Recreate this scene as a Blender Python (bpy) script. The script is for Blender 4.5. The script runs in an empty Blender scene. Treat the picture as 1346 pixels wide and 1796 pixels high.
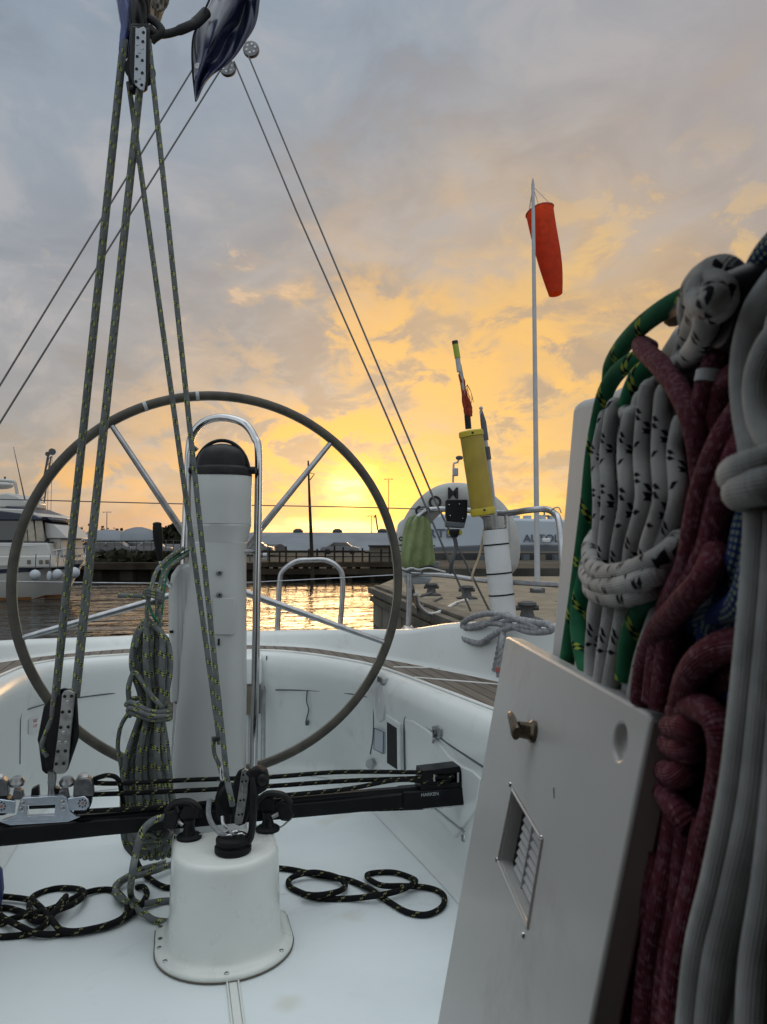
import bpy, bmesh, math, random
from mathutils import Vector, Matrix
random.seed(7)
rad = math.radians
scn = bpy.context.scene
COL = scn.collection
V = Vector

# ------------------------------------------------------------------ camera
F_PX, CX, CY, HOR = 1340.0, 673.0, 898.0, 960.0
PITCH = math.atan((HOR-CY)/F_PX); YAW = rad(15)
EYE = V((0, 0, .95))
RT = V((math.cos(YAW), -math.sin(YAW), 0)); FW = V((math.sin(YAW), math.cos(YAW), 0)); UP = V((0, 0, 1))
camd = bpy.data.cameras.new('camera'); cam = bpy.data.objects.new('camera', camd); COL.objects.link(cam)
cam.location = EYE; cam.rotation_euler = (math.pi/2+PITCH, 0, -YAW)
camd.sensor_fit = 'VERTICAL'; camd.sensor_height = 36; camd.lens = 36*F_PX/1796
camd.clip_start = .02; camd.clip_end = 6000
camd.dof.use_dof = True; camd.dof.focus_distance = 2.3; camd.dof.aperture_fstop = 18
scn.camera = cam
scn.view_settings.view_transform = 'Standard'; scn.view_settings.look = 'None'
scn.view_settings.exposure = 0.0; scn.view_settings.gamma = 1

def raydir(px, py):
    u = (px-CX)/F_PX; v = (CY-py)/F_PX
    fw = math.cos(PITCH)-v*math.sin(PITCH); z = math.sin(PITCH)+v*math.cos(PITCH)
    return RT*(u/fw)+FW+UP*(z/fw)
def P(px, py, D): return EYE+raydir(px, py)*D
def PL(px, py, p0, n):
    d = raydir(px, py); return EYE+d*((p0-EYE).dot(n)/d.dot(n))
def PZ(px, py, z): return PL(px, py, V((0, 0, z)), V((0, 0, 1)))
def PY(px, py, y): return PL(px, py, V((0, y, 0)), V((0, 1, 0)))
def PX(px, py, x): return PL(px, py, V((x, 0, 0)), V((1, 0, 0)))
def CF(X, D, z): return RT*X+FW*D+UP*z          # a point given right / ahead / height

# ------------------------------------------------------------------ node helper
class N:
    """a socket that can be written in formulas"""
    def __init__(s, nt, sock): s.nt, s.s = nt, sock
    def m(s, op, *a, clamp=False):
        n = s.nt.nodes.new('ShaderNodeMath'); n.operation = op; n.use_clamp = clamp
        for i, x in enumerate((s,)+a):
            if isinstance(x, N): s.nt.links.new(x.s, n.inputs[i])
            else: n.inputs[i].default_value = x
        return N(s.nt, n.outputs[0])
    def __add__(s, o): return s.m('ADD', o)
    def __sub__(s, o): return s.m('SUBTRACT', o)
    def __mul__(s, o): return s.m('MULTIPLY', o)
    def __truediv__(s, o): return s.m('DIVIDE', o)
    __radd__ = __add__; __rmul__ = __mul__
    def fract(s): return s.m('FRACT')
    def lt(s, o): return s.m('LESS_THAN', o)
    def gt(s, o): return s.m('GREATER_THAN', o)
    def sin(s): return s.m('SINE')
    def abs(s): return s.m('ABSOLUTE')
    def sat(s): return s.m('ADD', 0.0, clamp=True)
    def step(s, a, b):
        n = s.nt.nodes.new('ShaderNodeMapRange'); n.interpolation_type = 'SMOOTHSTEP'
        s.nt.links.new(s.s, n.inputs[0])
        n.inputs[1].default_value = a; n.inputs[2].default_value = b
        if a > b:
            n.inputs[1].default_value = b; n.inputs[2].default_value = a
            n.inputs[3].default_value = 1; n.inputs[4].default_value = 0
        return N(s.nt, n.outputs[0])
def mixc(nt, f, a, b):
    n = nt.nodes.new('ShaderNodeMix'); n.data_type = 'RGBA'
    for i, x in ((0, f), (6, a), (7, b)):
        if isinstance(x, N): nt.links.new(x.s, n.inputs[i])
        elif i == 0: n.inputs[0].default_value = x
        else: n.inputs[i].default_value = (*x[:3], 1)
    return N(nt, n.outputs[2])
def lin(r, g, b):
    f = lambda c: (c/255/12.92) if c/255 < .04045 else ((c/255+.055)/1.055)**2.4
    return (f(r), f(g), f(b))
def noise(nt, vec, scale, detail=4, rough=.55, dist=0):
    n = nt.nodes.new('ShaderNodeTexNoise'); nt.links.new(vec, n.inputs['Vector'])
    n.inputs['Scale'].default_value = scale; n.inputs['Detail'].default_value = detail
    n.inputs['Roughness'].default_value = rough; n.inputs['Distortion'].default_value = dist
    return N(nt, n.outputs[0])

# ------------------------------------------------------------------ world
SUND = raydir(612, 868).normalized()
w = bpy.data.worlds.new('World'); scn.world = w; w.use_nodes = True
nt = w.node_tree; nt.nodes.clear()
tc = nt.nodes.new('ShaderNodeTexCoord')
def dot(v):
    n = nt.nodes.new('ShaderNodeVectorMath'); n.operation = 'DOT_PRODUCT'
    nt.links.new(tc.outputs['Generated'], n.inputs[0]); n.inputs[1].default_value = v
    return N(nt, n.outputs['Value'])
z = dot(UP); fx = dot(FW); rx = dot(RT)
az = rx.m('ARCTAN2', fx)                       # azimuth from the quay direction, radians
el = z.m('ARCSINE')
zz = z.m('MAXIMUM', 0.0)+.16
comb = nt.nodes.new('ShaderNodeCombineXYZ')
nt.links.new((rx/zz).s, comb.inputs[0]); nt.links.new((fx/zz).s, comb.inputs[1])
cv = comb.outputs[0]
comb2 = nt.nodes.new('ShaderNodeCombineXYZ')   # long low streaks
nt.links.new(az.s, comb2.inputs[0]); nt.links.new((el*3.2).s, comb2.inputs[1])
sv = comb2.outputs[0]
big = noise(nt, cv, .55, 5, .55, .3); med = noise(nt, cv, 1.7, 8, .6, .5)
stk = noise(nt, sv, 5.5, 8, .62, .6); fine = noise(nt, sv, 17, 6, .62, .3)
# broken cumulus seen nearly edge-on: cloud noise in azimuth / elevation, a little flattened
comb3 = nt.nodes.new('ShaderNodeCombineXYZ')
nt.links.new(az.s, comb3.inputs[0]); nt.links.new((el*1.75).s, comb3.inputs[1]); comb3.inputs[2].default_value = 3.7
pv = comb3.outputs[0]
c1 = noise(nt, pv, 2.1, 3, .5, .4); c2 = noise(nt, pv, 5.2, 7, .58, .5); c3 = noise(nt, pv, 12, 8, .62, .4)
low = noise(nt, sv, 3.2, 6, .6, .8)
base = mixc(nt, el.step(.0, .24), lin(134, 132, 134), lin(146, 148, 154))
base = mixc(nt, el.step(.22, .60), base, lin(144, 156, 169))
base = mixc(nt, (c1.step(.40, .64)*.65), base, lin(120, 129, 142))
base = mixc(nt, (c2.step(.48, .68)*.6), base, lin(176, 174, 176))
base = mixc(nt, (c2.step(.50, .32)*.38), base, lin(118, 124, 136))
base = mixc(nt, (c3.step(.52, .68)*.30*el.step(.55, .2)), base, lin(184, 176, 172))
base = mixc(nt, az.step(-.05, .5)*el.step(.12, .5)*.55, base, lin(178, 167, 162))
base = mixc(nt, el.step(.66, 1.15), base, (1.40, 1.49, 1.51))      # brighter overhead
base = mixc(nt, fx.step(.25, -.6)*.8, base, (.82, .90, .94))      # the open sky ahead of the boat
def gauss(a0, e0, sa, se, wob=None):
    da = (az-a0)/sa; de = (el-e0)/se
    q = da*da+de*de
    if wob is not None: q = q+wob
    return (q*-1).m('EXPONENT')
def pe(px, py):
    d = raydir(px, py).normalized(); return math.atan2(d.dot(RT), d.dot(FW)), math.asin(d.z)
wob = (c2-.5)*4.2+(c1-.5)*2.0
warm = mixc(nt, c2.step(.40, .60), lin(186, 158, 128), lin(220, 178, 116))
col = mixc(nt, (gauss(*pe(985, 600), .30, .20, wob)*1.1).sat(), base, warm)
col = mixc(nt, (gauss(*pe(850, 700), .24, .16, wob)*c3.step(.42, .56)*.95).sat(), col, lin(238, 184, 98))
col = mixc(nt, (gauss(*pe(690, 590), .16, .06, wob)*c3.step(.48, .58)*.8).sat(), col, lin(232, 182, 106))
col = mixc(nt, (gauss(*pe(420, 500), .16, .06, wob)*c3.step(.56, .64)*.7).sat(), col, lin(220, 184, 146))
col = mixc(nt, (gauss(*pe(1150, 430), .20, .08, wob)*c3.step(.50, .60)*.8).sat(), col, lin(230, 188, 116))
col = mixc(nt, (gauss(*pe(560, 770), .17, .055, wob)*c3.step(.46, .56)*.9).sat(), col, lin(236, 176, 86))
col = mixc(nt, (gauss(*pe(640, 850), .115, .055, (fine-.5)*3)*c3.step(.42, .56)*.9).sat(), col, lin(255, 184, 56))
# orange puffs far left, dull band under the cloud
col = mixc(nt, (gauss(*pe(240, 840), .24, .030, wob)*c3.step(.42, .56)*.95).sat(), col, lin(226, 166, 92))
col = mixc(nt, (gauss(*pe(120, 918), .34, .024, None)*.6).sat(), col, lin(138, 132, 136))
col = mixc(nt, (gauss(*pe(900, 888), .20, .028, wob)*c3.step(.42, .56)*.8).sat(), col, lin(255, 204, 96))
dk = gauss(*pe(640, 800), .60, .16, None)
col = mixc(nt, (c3.step(.50, .38)*dk*.62).sat(), col, lin(150, 130, 112))
col = mixc(nt, (fine.step(.54, .40)*gauss(*pe(760, 880), .40, .06, None)*.55).sat(), col, lin(196, 146, 84))
def brt(c, g, rgb, k):
    n = nt.nodes.new('ShaderNodeMix'); n.data_type = 'RGBA'; n.blend_type = 'ADD'; n.clamp_result = False
    nt.links.new((g*k).s, n.inputs[0]); nt.links.new(c.s, n.inputs[6]); n.inputs[7].default_value = (*rgb, 1)
    return N(nt, n.outputs[2])
fw2 = (fine-.5)*6.0
col = brt(col, gauss(*pe(615, 860), .024, .024, fw2), (1.6, 1.1, .36), 1.0)
col = brt(col, gauss(*pe(590, 922), .085, .0075, fw2), (1.1, .85, .34), 1.0)
col = brt(col, gauss(*pe(620, 936), .080, .0045, fw2), (1.1, .80, .30), 1.0)
col = brt(col, gauss(*pe(680, 862), .065, .032, fw2)*c3.step(.44, .56), (.50, .24, .02), .5)
bg = nt.nodes.new('ShaderNodeBackground'); nt.links.new(col.s, bg.inputs[0]); bg.inputs[1].default_value = 1.0
sky = nt.nodes.new('ShaderNodeTexSky'); sky.sky_type = 'NISHITA'; sky.sun_disc = False
sky.sun_elevation = math.asin(SUND.z); sky.sun_rotation = math.atan2(SUND.x, SUND.y)
bg2 = nt.nodes.new('ShaderNodeBackground'); nt.links.new(sky.outputs[0], bg2.inputs[0]); bg2.inputs[1].default_value = .02
ad = nt.nodes.new('ShaderNodeAddShader'); nt.links.new(bg.outputs[0], ad.inputs[0]); nt.links.new(bg2.outputs[0], ad.inputs[1])
out = nt.nodes.new('ShaderNodeOutputWorld'); nt.links.new(ad.outputs[0], out.inputs[0])

# ------------------------------------------------------------------ sun, low and veiled
sl = bpy.data.lights.new('sun', 'SUN'); sl.energy = .5; sl.angle = rad(16); sl.color = (1, .62, .30)
so = bpy.data.objects.new('sun', sl); COL.objects.link(so)
so.rotation_euler = SUND.to_track_quat('Z', 'Y').to_euler(); so.location = (0, 0, 20)

# ------------------------------------------------------------------ materials
def newmat(name):
    m = bpy.data.materials.new(name); m.use_nodes = True
    t = m.node_tree; return m, t, t.nodes['Principled BSDF']
def bump(t, b, h, strength, dist):
    n = t.nodes.new('ShaderNodeBump'); n.inputs['Strength'].default_value = strength; n.inputs['Distance'].default_value = dist
    t.links.new(h.s, n.inputs['Height']); t.links.new(n.outputs[0], b.inputs['Normal'])
def objco(t): return t.nodes.new('ShaderNodeTexCoord').outputs['Object']
def mat(name, c, rough=.5, metal=0, var=.12, sc=8, bmp=0, bsc=60, coat=0, dirt=None, dsc=3, dth=(.55, .75), damt=.5, spec=None):
    m, t, b = newmat(name); co = objco(t)
    n1 = noise(t, co, sc, 6)
    d = tuple(x*(1-var) for x in c); l = tuple(min(1, x*(1+var)) for x in c)
    cc = mixc(t, n1.step(.3, .7), d, l)
    if dirt is not None:
        cc = mixc(t, noise(t, co, dsc, 9, .68, .4).step(*dth)*damt, cc, dirt)
    t.links.new(cc.s, b.inputs['Base Color'])
    r = noise(t, co, sc*2.3, 5)
    t.links.new((r*.25*rough+rough*.88).s, b.inputs['Roughness'])
    b.inputs['Metallic'].default_value = metal
    if coat: b.inputs['Coat Weight'].default_value = coat; b.inputs['Coat Roughness'].default_value = .12
    if spec is not None: b.inputs['Specular IOR Level'].default_value = spec
    if bmp: bump(t, b, noise(t, co, bsc, 5), bmp, .002)
    return m
M = {}
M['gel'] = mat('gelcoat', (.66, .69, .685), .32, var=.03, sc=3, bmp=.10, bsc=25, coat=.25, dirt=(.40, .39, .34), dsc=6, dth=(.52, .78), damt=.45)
M['gel_pod'] = mat('gelcoat_pod', (.68, .705, .67), .28, var=.03, sc=6, bmp=.08, bsc=30, coat=.3, dirt=(.40, .38, .32), dsc=7, dth=(.58, .8), damt=.3)
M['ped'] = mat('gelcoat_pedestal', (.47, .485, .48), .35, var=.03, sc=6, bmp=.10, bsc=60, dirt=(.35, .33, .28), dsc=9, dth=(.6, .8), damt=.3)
M['teakedge'] = mat('white_caulk', (.72, .72, .70), .5)
M['steel'] = mat('stainless_steel', (.55, .55, .56), .14, 1, var=.08, sc=20)
M['steel2'] = mat('brushed_steel', (.42, .43, .45), .30, 1, var=.15, sc=30)
M['wire'] = mat('stay_wire', (.10, .10, .105), .5, .6)
M['steeldull'] = mat('dull_steel', (.30, .30, .30), .38, 1, var=.25, sc=40)
M['alu'] = mat('grey_anodised', (.17, .17, .18), .38, .85, var=.25, sc=50, dirt=(.07, .07, .07), dsc=60)
M['alulight'] = mat('polished_alloy', (.50, .56, .64), .26, .8, var=.1, sc=50)
M['black'] = mat('black_plastic', (.009, .009, .010), .38, var=.3, sc=30, bmp=.1, bsc=150, dirt=(.03, .03, .03), dsc=60, damt=.4, spec=.22)
M['beam'] = mat('black_anodised', (.006, .0065, .008), .30, .0, var=.3, sc=12, bmp=.04, bsc=120, dirt=(.02, .02, .024), dsc=14, damt=.4, spec=.16)
M['rubber'] = mat('rubber', (.008, .008, .009), .6, var=.3, spec=.2)
M['hole'] = mat('dark_hole', (.004, .004, .004), .8)
M['rim'] = mat('worn_leather', (.058, .052, .041), .62, var=.28, sc=16, bmp=.4, bsc=260, dirt=(.14, .13, .105), dsc=22, damt=.35)
M['stitch'] = mat('stitching', (.30, .28, .23), .7)
M['tape'] = mat('white_tape', (.40, .42, .43), .6, dirt=(.2, .2, .2), dsc=60)
M['navy'] = mat('navy_cover', (.010, .014, .045), .30, var=.5, sc=10, bmp=.3, bsc=18, coat=.3, dirt=(.08, .10, .16), dsc=16, dth=(.56, .72), damt=.5)
M['navyb'] = mat('blue_cover', (.02, .035, .14), .5, var=.4, sc=14)
M['cream'] = mat('cream_cloth', (.62, .52, .38), .7, var=.15, sc=20, bmp=.3, bsc=40)
M['blackcloth'] = mat('black_strap', (.008, .008, .010), .7, bmp=.4, bsc=120)
M['yellow'] = mat('yellow_plastic', (.34, .245, .03), .45, var=.10, sc=18, dirt=(.30, .22, .05), dsc=22, damt=.4)
M['yellowcap'] = mat('yellow_cap', (.46, .36, .02), .4, var=.08, sc=18)
M['orange'] = mat('orange_red_cloth', (.64, .062, .010), .7, var=.12, sc=9, bmp=.3, bsc=12)
M['redrag'] = mat('faded_red_rag', (.42, .07, .03), .8, var=.4, sc=60)
M['hiviz'] = mat('hiviz_cloth', (.30, .37, .17), .75, var=.18, sc=14, bmp=.5, bsc=20, dirt=(.25, .28, .12), dsc=16)
M['limegreen'] = mat('lime_plastic', (.30, .38, .03), .45)
M['buoy'] = mat('white_vinyl', (.40, .40, .39), .5, var=.06, sc=20, bmp=.25, bsc=40, dirt=(.28, .27, .23), dsc=14, damt=.5)
M['ink'] = mat('black_ink', (.012, .012, .014), .6)
M['inkgrey'] = mat('grey_ink', (.08, .09, .11), .6)
M['redink'] = mat('red_ink', (.40, .12, .10), .6)
M['pipe'] = mat('white_pipe', (.58, .59, .60), .45, var=.05, dirt=(.3, .28, .24), dsc=11, damt=.5)
M['paintpole'] = mat('painted_pole', (.40, .41, .44), .5, var=.06)
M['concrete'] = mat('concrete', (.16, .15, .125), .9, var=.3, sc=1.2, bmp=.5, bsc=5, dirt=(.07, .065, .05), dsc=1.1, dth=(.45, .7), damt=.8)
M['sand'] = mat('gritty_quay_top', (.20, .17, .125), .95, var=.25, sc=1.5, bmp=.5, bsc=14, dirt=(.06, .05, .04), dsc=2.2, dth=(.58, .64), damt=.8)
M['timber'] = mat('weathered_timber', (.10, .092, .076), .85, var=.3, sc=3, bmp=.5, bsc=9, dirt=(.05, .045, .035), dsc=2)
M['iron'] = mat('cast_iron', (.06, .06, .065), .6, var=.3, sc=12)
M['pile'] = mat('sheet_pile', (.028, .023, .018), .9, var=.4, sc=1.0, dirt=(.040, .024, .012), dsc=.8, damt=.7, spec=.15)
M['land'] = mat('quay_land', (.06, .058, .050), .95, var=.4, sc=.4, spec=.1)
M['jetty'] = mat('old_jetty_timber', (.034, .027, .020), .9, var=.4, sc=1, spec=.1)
M['roofgrey'] = mat('ribbed_roof', (.17, .185, .21), .7, var=.12, sc=.15, spec=.2)
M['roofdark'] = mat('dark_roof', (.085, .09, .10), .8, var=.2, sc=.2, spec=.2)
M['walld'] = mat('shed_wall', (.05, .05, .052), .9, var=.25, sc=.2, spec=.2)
M['shipwhite'] = mat('ship_paint', (.42, .46, .51), .5, var=.06, sc=.05, spec=.2)
M['shipgrey'] = mat('ship_grey', (.10, .11, .125), .6, var=.1, sc=.05, spec=.2)
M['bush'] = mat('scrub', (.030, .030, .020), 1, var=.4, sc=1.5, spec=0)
M['yhull'] = mat('yacht_white', (.43, .42, .40), .22, var=.03, sc=1, coat=.3)
M['ynavy'] = mat('yacht_navy', (.012, .016, .035), .35, var=.2)
M['yglass'] = mat('yacht_glass', (.015, .018, .02), .06, spec=.9)
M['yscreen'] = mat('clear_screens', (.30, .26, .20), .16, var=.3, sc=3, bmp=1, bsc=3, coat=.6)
M['antifoul'] = mat('antifoul', (.20, .09, .03), .5)
M['fender'] = mat('fender_vinyl', (.40, .43, .48), .5, var=.05)
M['carp'] = mat('car_paint', (.10, .10, .11), .3, coat=.5)
M['carp2'] = mat('car_paint_light', (.13, .13, .14), .3, coat=.5)
M['twine'] = mat('green_twine', (.015, .12, .07), .8, var=.4, sc=90, bmp=.5, bsc=220)
M['panel'] = mat('board_gelcoat', (.55, .54, .525), .34, var=.04, sc=5, bmp=.14, bsc=40, coat=.2, dirt=(.36, .30, .22), dsc=9, dth=(.52, .78), damt=.55)
M['slab'] = mat('cabin_gelcoat', (.46, .48, .49), .6, var=.03, sc=5, bmp=.1, bsc=30)
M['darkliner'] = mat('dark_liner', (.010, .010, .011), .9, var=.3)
M['cabin'] = mat('cabin_inside', (.10, .08, .06), .7, var=.1)
M['hood'] = mat('sprayhood_canvas', (.012, .014, .025), .8)
M['clear'] = mat('vent_plate', (.48, .48, .48), .5, var=.08)
M['bronze'] = mat('bronze_latch', (.12, .095, .07), .28, 1, var=.2, sc=60)
M['white'] = mat('white_plastic', (.6, .61, .61), .4)
M['brownboard'] = mat('brown_board', (.12, .10, .075), .6, var=.2)

def translucent(name, amt):
    m = M[name]; t = m.node_tree; b = t.nodes['Principled BSDF']; o = t.nodes['Material Output']
    tr = t.nodes.new('ShaderNodeBsdfTranslucent'); mx = t.nodes.new('ShaderNodeMixShader'); mx.inputs[0].default_value = amt
    t.links.new(b.inputs['Base Color'].links[0].from_socket, tr.inputs[0]); t.links.new(b.outputs[0], mx.inputs[1]); t.links.new(tr.outputs[0], mx.inputs[2]); t.links.new(mx.outputs[0], o.inputs[0])
translucent('orange', .55); translucent('hiviz', .3); translucent('redrag', .4); translucent('cream', .3)

def teak():
    m, t, b = newmat('teak_deck'); co = objco(t)
    s = t.nodes.new('ShaderNodeSeparateXYZ'); t.links.new(co, s.inputs[0])
    x = N(t, s.outputs[0]); u = x/.043
    f = u.fract(); caulk = f.lt(.13)
    mp = t.nodes.new('ShaderNodeMapping'); mp.inputs['Scale'].default_value = (60, 4, 60); t.links.new(co, mp.inputs[0])
    g = noise(t, mp.outputs[0], 2, 6)
    wn = t.nodes.new('ShaderNodeTexWhiteNoise'); wn.noise_dimensions = '1D'; t.links.new(u.m('FLOOR').s, wn.inputs['W'])
    wood = mixc(t, g.step(.3, .7), (.085, .062, .045), (.16, .125, .095))
    wood = mixc(t, N(t, wn.outputs[0])*.35, wood, (.19, .16, .13))
    t.links.new(mixc(t, caulk, wood, (.012, .012, .013)).s, b.inputs['Base Color'])
    b.inputs['Roughness'].default_value = .65; bump(t, b, g*.4-caulk*.6, .4, .002); return m
M['teak'] = teak()

def sole():
    m, t, b = newmat('nonskid_sole'); co = objco(t)
    d1 = noise(t, co, 2.2, 8, .65).step(.45, .75); d2 = noise(t, co, 9, 10, .7, 1.0).step(.66, .74); d3 = noise(t, co, 38, 4, .7).step(.73, .77)
    d4 = noise(t, co, 3.3, 3, .5).step(.68, .76)
    c = mixc(t, d1*.40, (.70, .755, .775), (.56, .61, .63))
    c = mixc(t, noise(t, co, 1.3, 12, .75, 1.5).step(.56, .70)*.35, c, (.44, .45, .43)); c = mixc(t, d2*.6, c, (.33, .32, .28)); c = mixc(t, d3*.8, c, (.16, .14, .11)); c = mixc(t, d4*.35, c, (.50, .42, .30))
    t.links.new(c.s, b.inputs['Base Color'])
    t.links.new((noise(t, co, 6, 6)*.35+.28).s, b.inputs['Roughness'])
    bump(t, b, noise(t, co, 420, 2)*.5+noise(t, co, 9, 4)*.8, .16, .0018); return m
M['sole'] = sole()


def water():
    m, t, b = newmat('harbour_water'); tcn = t.nodes.new('ShaderNodeTexCoord')
    mp = t.nodes.new('ShaderNodeMapping'); t.links.new(tcn.outputs['Object'], mp.inputs[0])
    mp.inputs['Rotation'].default_value = (0, 0, YAW); mp.inputs['Scale'].default_value = (.55, 1.5, 1)
    b.inputs['Base Color'].default_value = (.010, .012, .010, 1); b.inputs['Roughness'].default_value = .05; b.inputs['IOR'].default_value = 1.33
    h = noise(t, mp.outputs[0], 1.6, 3, .5, .5)+noise(t, mp.outputs[0], .35, 1, .5)*2.0
    bump(t, b, h, 1.0, .075); return m
M['water'] = water()

def rope(name, base, c1=None, c2=None, a=1.05, dash=4.6, wd=.10, kind='tracer', bs=.5, cross=False):
    m, t, b = newmat('rope_'+name); uvn = t.nodes.new('ShaderNodeTexCoord').outputs['UV']
    s = t.nodes.new('ShaderNodeSeparateXYZ'); t.links.new(uvn, s.inputs[0])
    u = N(t, s.outputs[0]); v = N(t, s.outputs[1]); co = objco(t); v = v+(noise(t, co, 3, 2)-.5)*.9
    lo = tuple(x*.78 for x in base); hi = tuple(x*1.2 for x in base)
    c = mixc(t, noise(t, co, 35, 5).step(.3, .7), lo, hi)
    if kind == 'heather':
        wn = t.nodes.new('ShaderNodeTexVoronoi'); mp = t.nodes.new('ShaderNodeMapping'); mp.inputs['Scale'].default_value = (20, 20, 1)
        t.links.new(uvn, mp.inputs[0]); t.links.new(mp.outputs[0], wn.inputs['Vector']); wn.inputs['Scale'].default_value = 1
        q = t.nodes.new('ShaderNodeSeparateXYZ'); t.links.new(wn.outputs['Color'], q.inputs[0])
        c = mixc(t, N(t, q.outputs[0]).step(.45, .95)*.6, c, c1); c = mixc(t, N(t, q.outputs[1]).step(.6, .95)*.5, c, c2)
    elif kind == 'patch':
        # groups of small pale squares, with plain stretches between
        sq = (u*16).fract().gt(.42)*(v*14).fract().gt(.42)
        zone = ((u*2+v*.9)*1.0).fract().lt(.5)
        c = mixc(t, sq*zone, c, c1)
    elif c1 is not None:
        for k, (ph, dd) in enumerate(((0, 0), (wd, .5))):
            p = (u+v*a+ph).fract(); band = p.gt(.3)*p.lt(.3+wd*.92)
            s1 = (v*dash+dd).fract()
            c = mixc(t, band*s1.lt(.42), c, c1)
            if c2 is not None: c = mixc(t, band*s1.gt(.5)*s1.lt(.92), c, c2)
        if cross:
            p = (u-v*a*1.0+.5).fract(); band = p.gt(.3)*p.lt(.3+wd*.92)
            c = mixc(t, band*(v*dash).fract().lt(.42), c, c1)
    t.links.new(c.s, b.inputs['Base Color']); b.inputs['Roughness'].default_value = .85; b.inputs['Specular IOR Level'].default_value = .18
    h = ((u*14+v*17)*6.2832).sin()*((u*14-v*17)*6.2832).sin()
    bump(t, b, h*.5+noise(t, co, 300, 2)*.4, bs, .0012); return m
YEL, BLK = (.42, .48, .09), (.008, .008, .008)
M['r_grey'] = rope('grey_fleck', (.145, .158, .160), YEL, BLK)
M['r_black'] = rope('black_fleck', (.007, .007, .008), (.26, .26, .12), None, a=.9, dash=5, wd=.075)
M['r_white'] = rope('white_fleck', (.50, .50, .49), (.006, .006, .012), None, a=.8, dash=4, wd=.11, bs=.7, cross=True)
M['r_green'] = rope('green_fleck', (.022, .16, .075), (.42, .48, .06), BLK, a=.8, dash=4.2, wd=.09, bs=.7)
M['r_marn'] = rope('maroon', (.155, .034, .05), (.34, .18, .22), (.10, .015, .03), kind='heather', bs=.9)
M['r_blue'] = rope('blue_patch', (.010, .036, .17), (.36, .42, .28), kind='patch', bs=.9)
M['r_plain'] = rope('plain_white', (.40, .41, .405), bs=.35)
M['r_lay'] = mat('laid_rope', (.26, .265, .28), .85, var=.25, sc=60, bmp=.6, bsc=200, dirt=(.10, .10, .10), dsc=40, damt=.5)

# ------------------------------------------------------------------ mesh builder
def catmull(pts, n=8, closed=False):
    pts = [V(p) for p in pts]; L = len(pts)
    if L < 3 and not closed:
        return [pts[0].lerp(pts[-1], i/n) for i in range(n+1)]
    out = []
    rng = L if closed else L-1
    for i in range(rng):
        if closed: a, b, c, d = pts[i-1], pts[i], pts[(i+1) % L], pts[(i+2) % L]
        else:
            b, c = pts[i], pts[i+1]
            a = pts[i-1] if i else b*2-c
            d = pts[i+2] if i+2 < L else c*2-b
        for k in range(n):
            s = k/n
            out.append(.5*((2*b)+(c-a)*s+(2*a-5*b+4*c-d)*s*s+(3*b-a-3*c+d)*s**3))
    if not closed: out.append(pts[-1].copy())
    return out
def frame(n):
    n = n.normalized(); a = V((0, 0, 1)) if abs(n.z) < .9 else V((1, 0, 0))
    x = a.cross(n).normalized(); return x, n.cross(x), n
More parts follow.
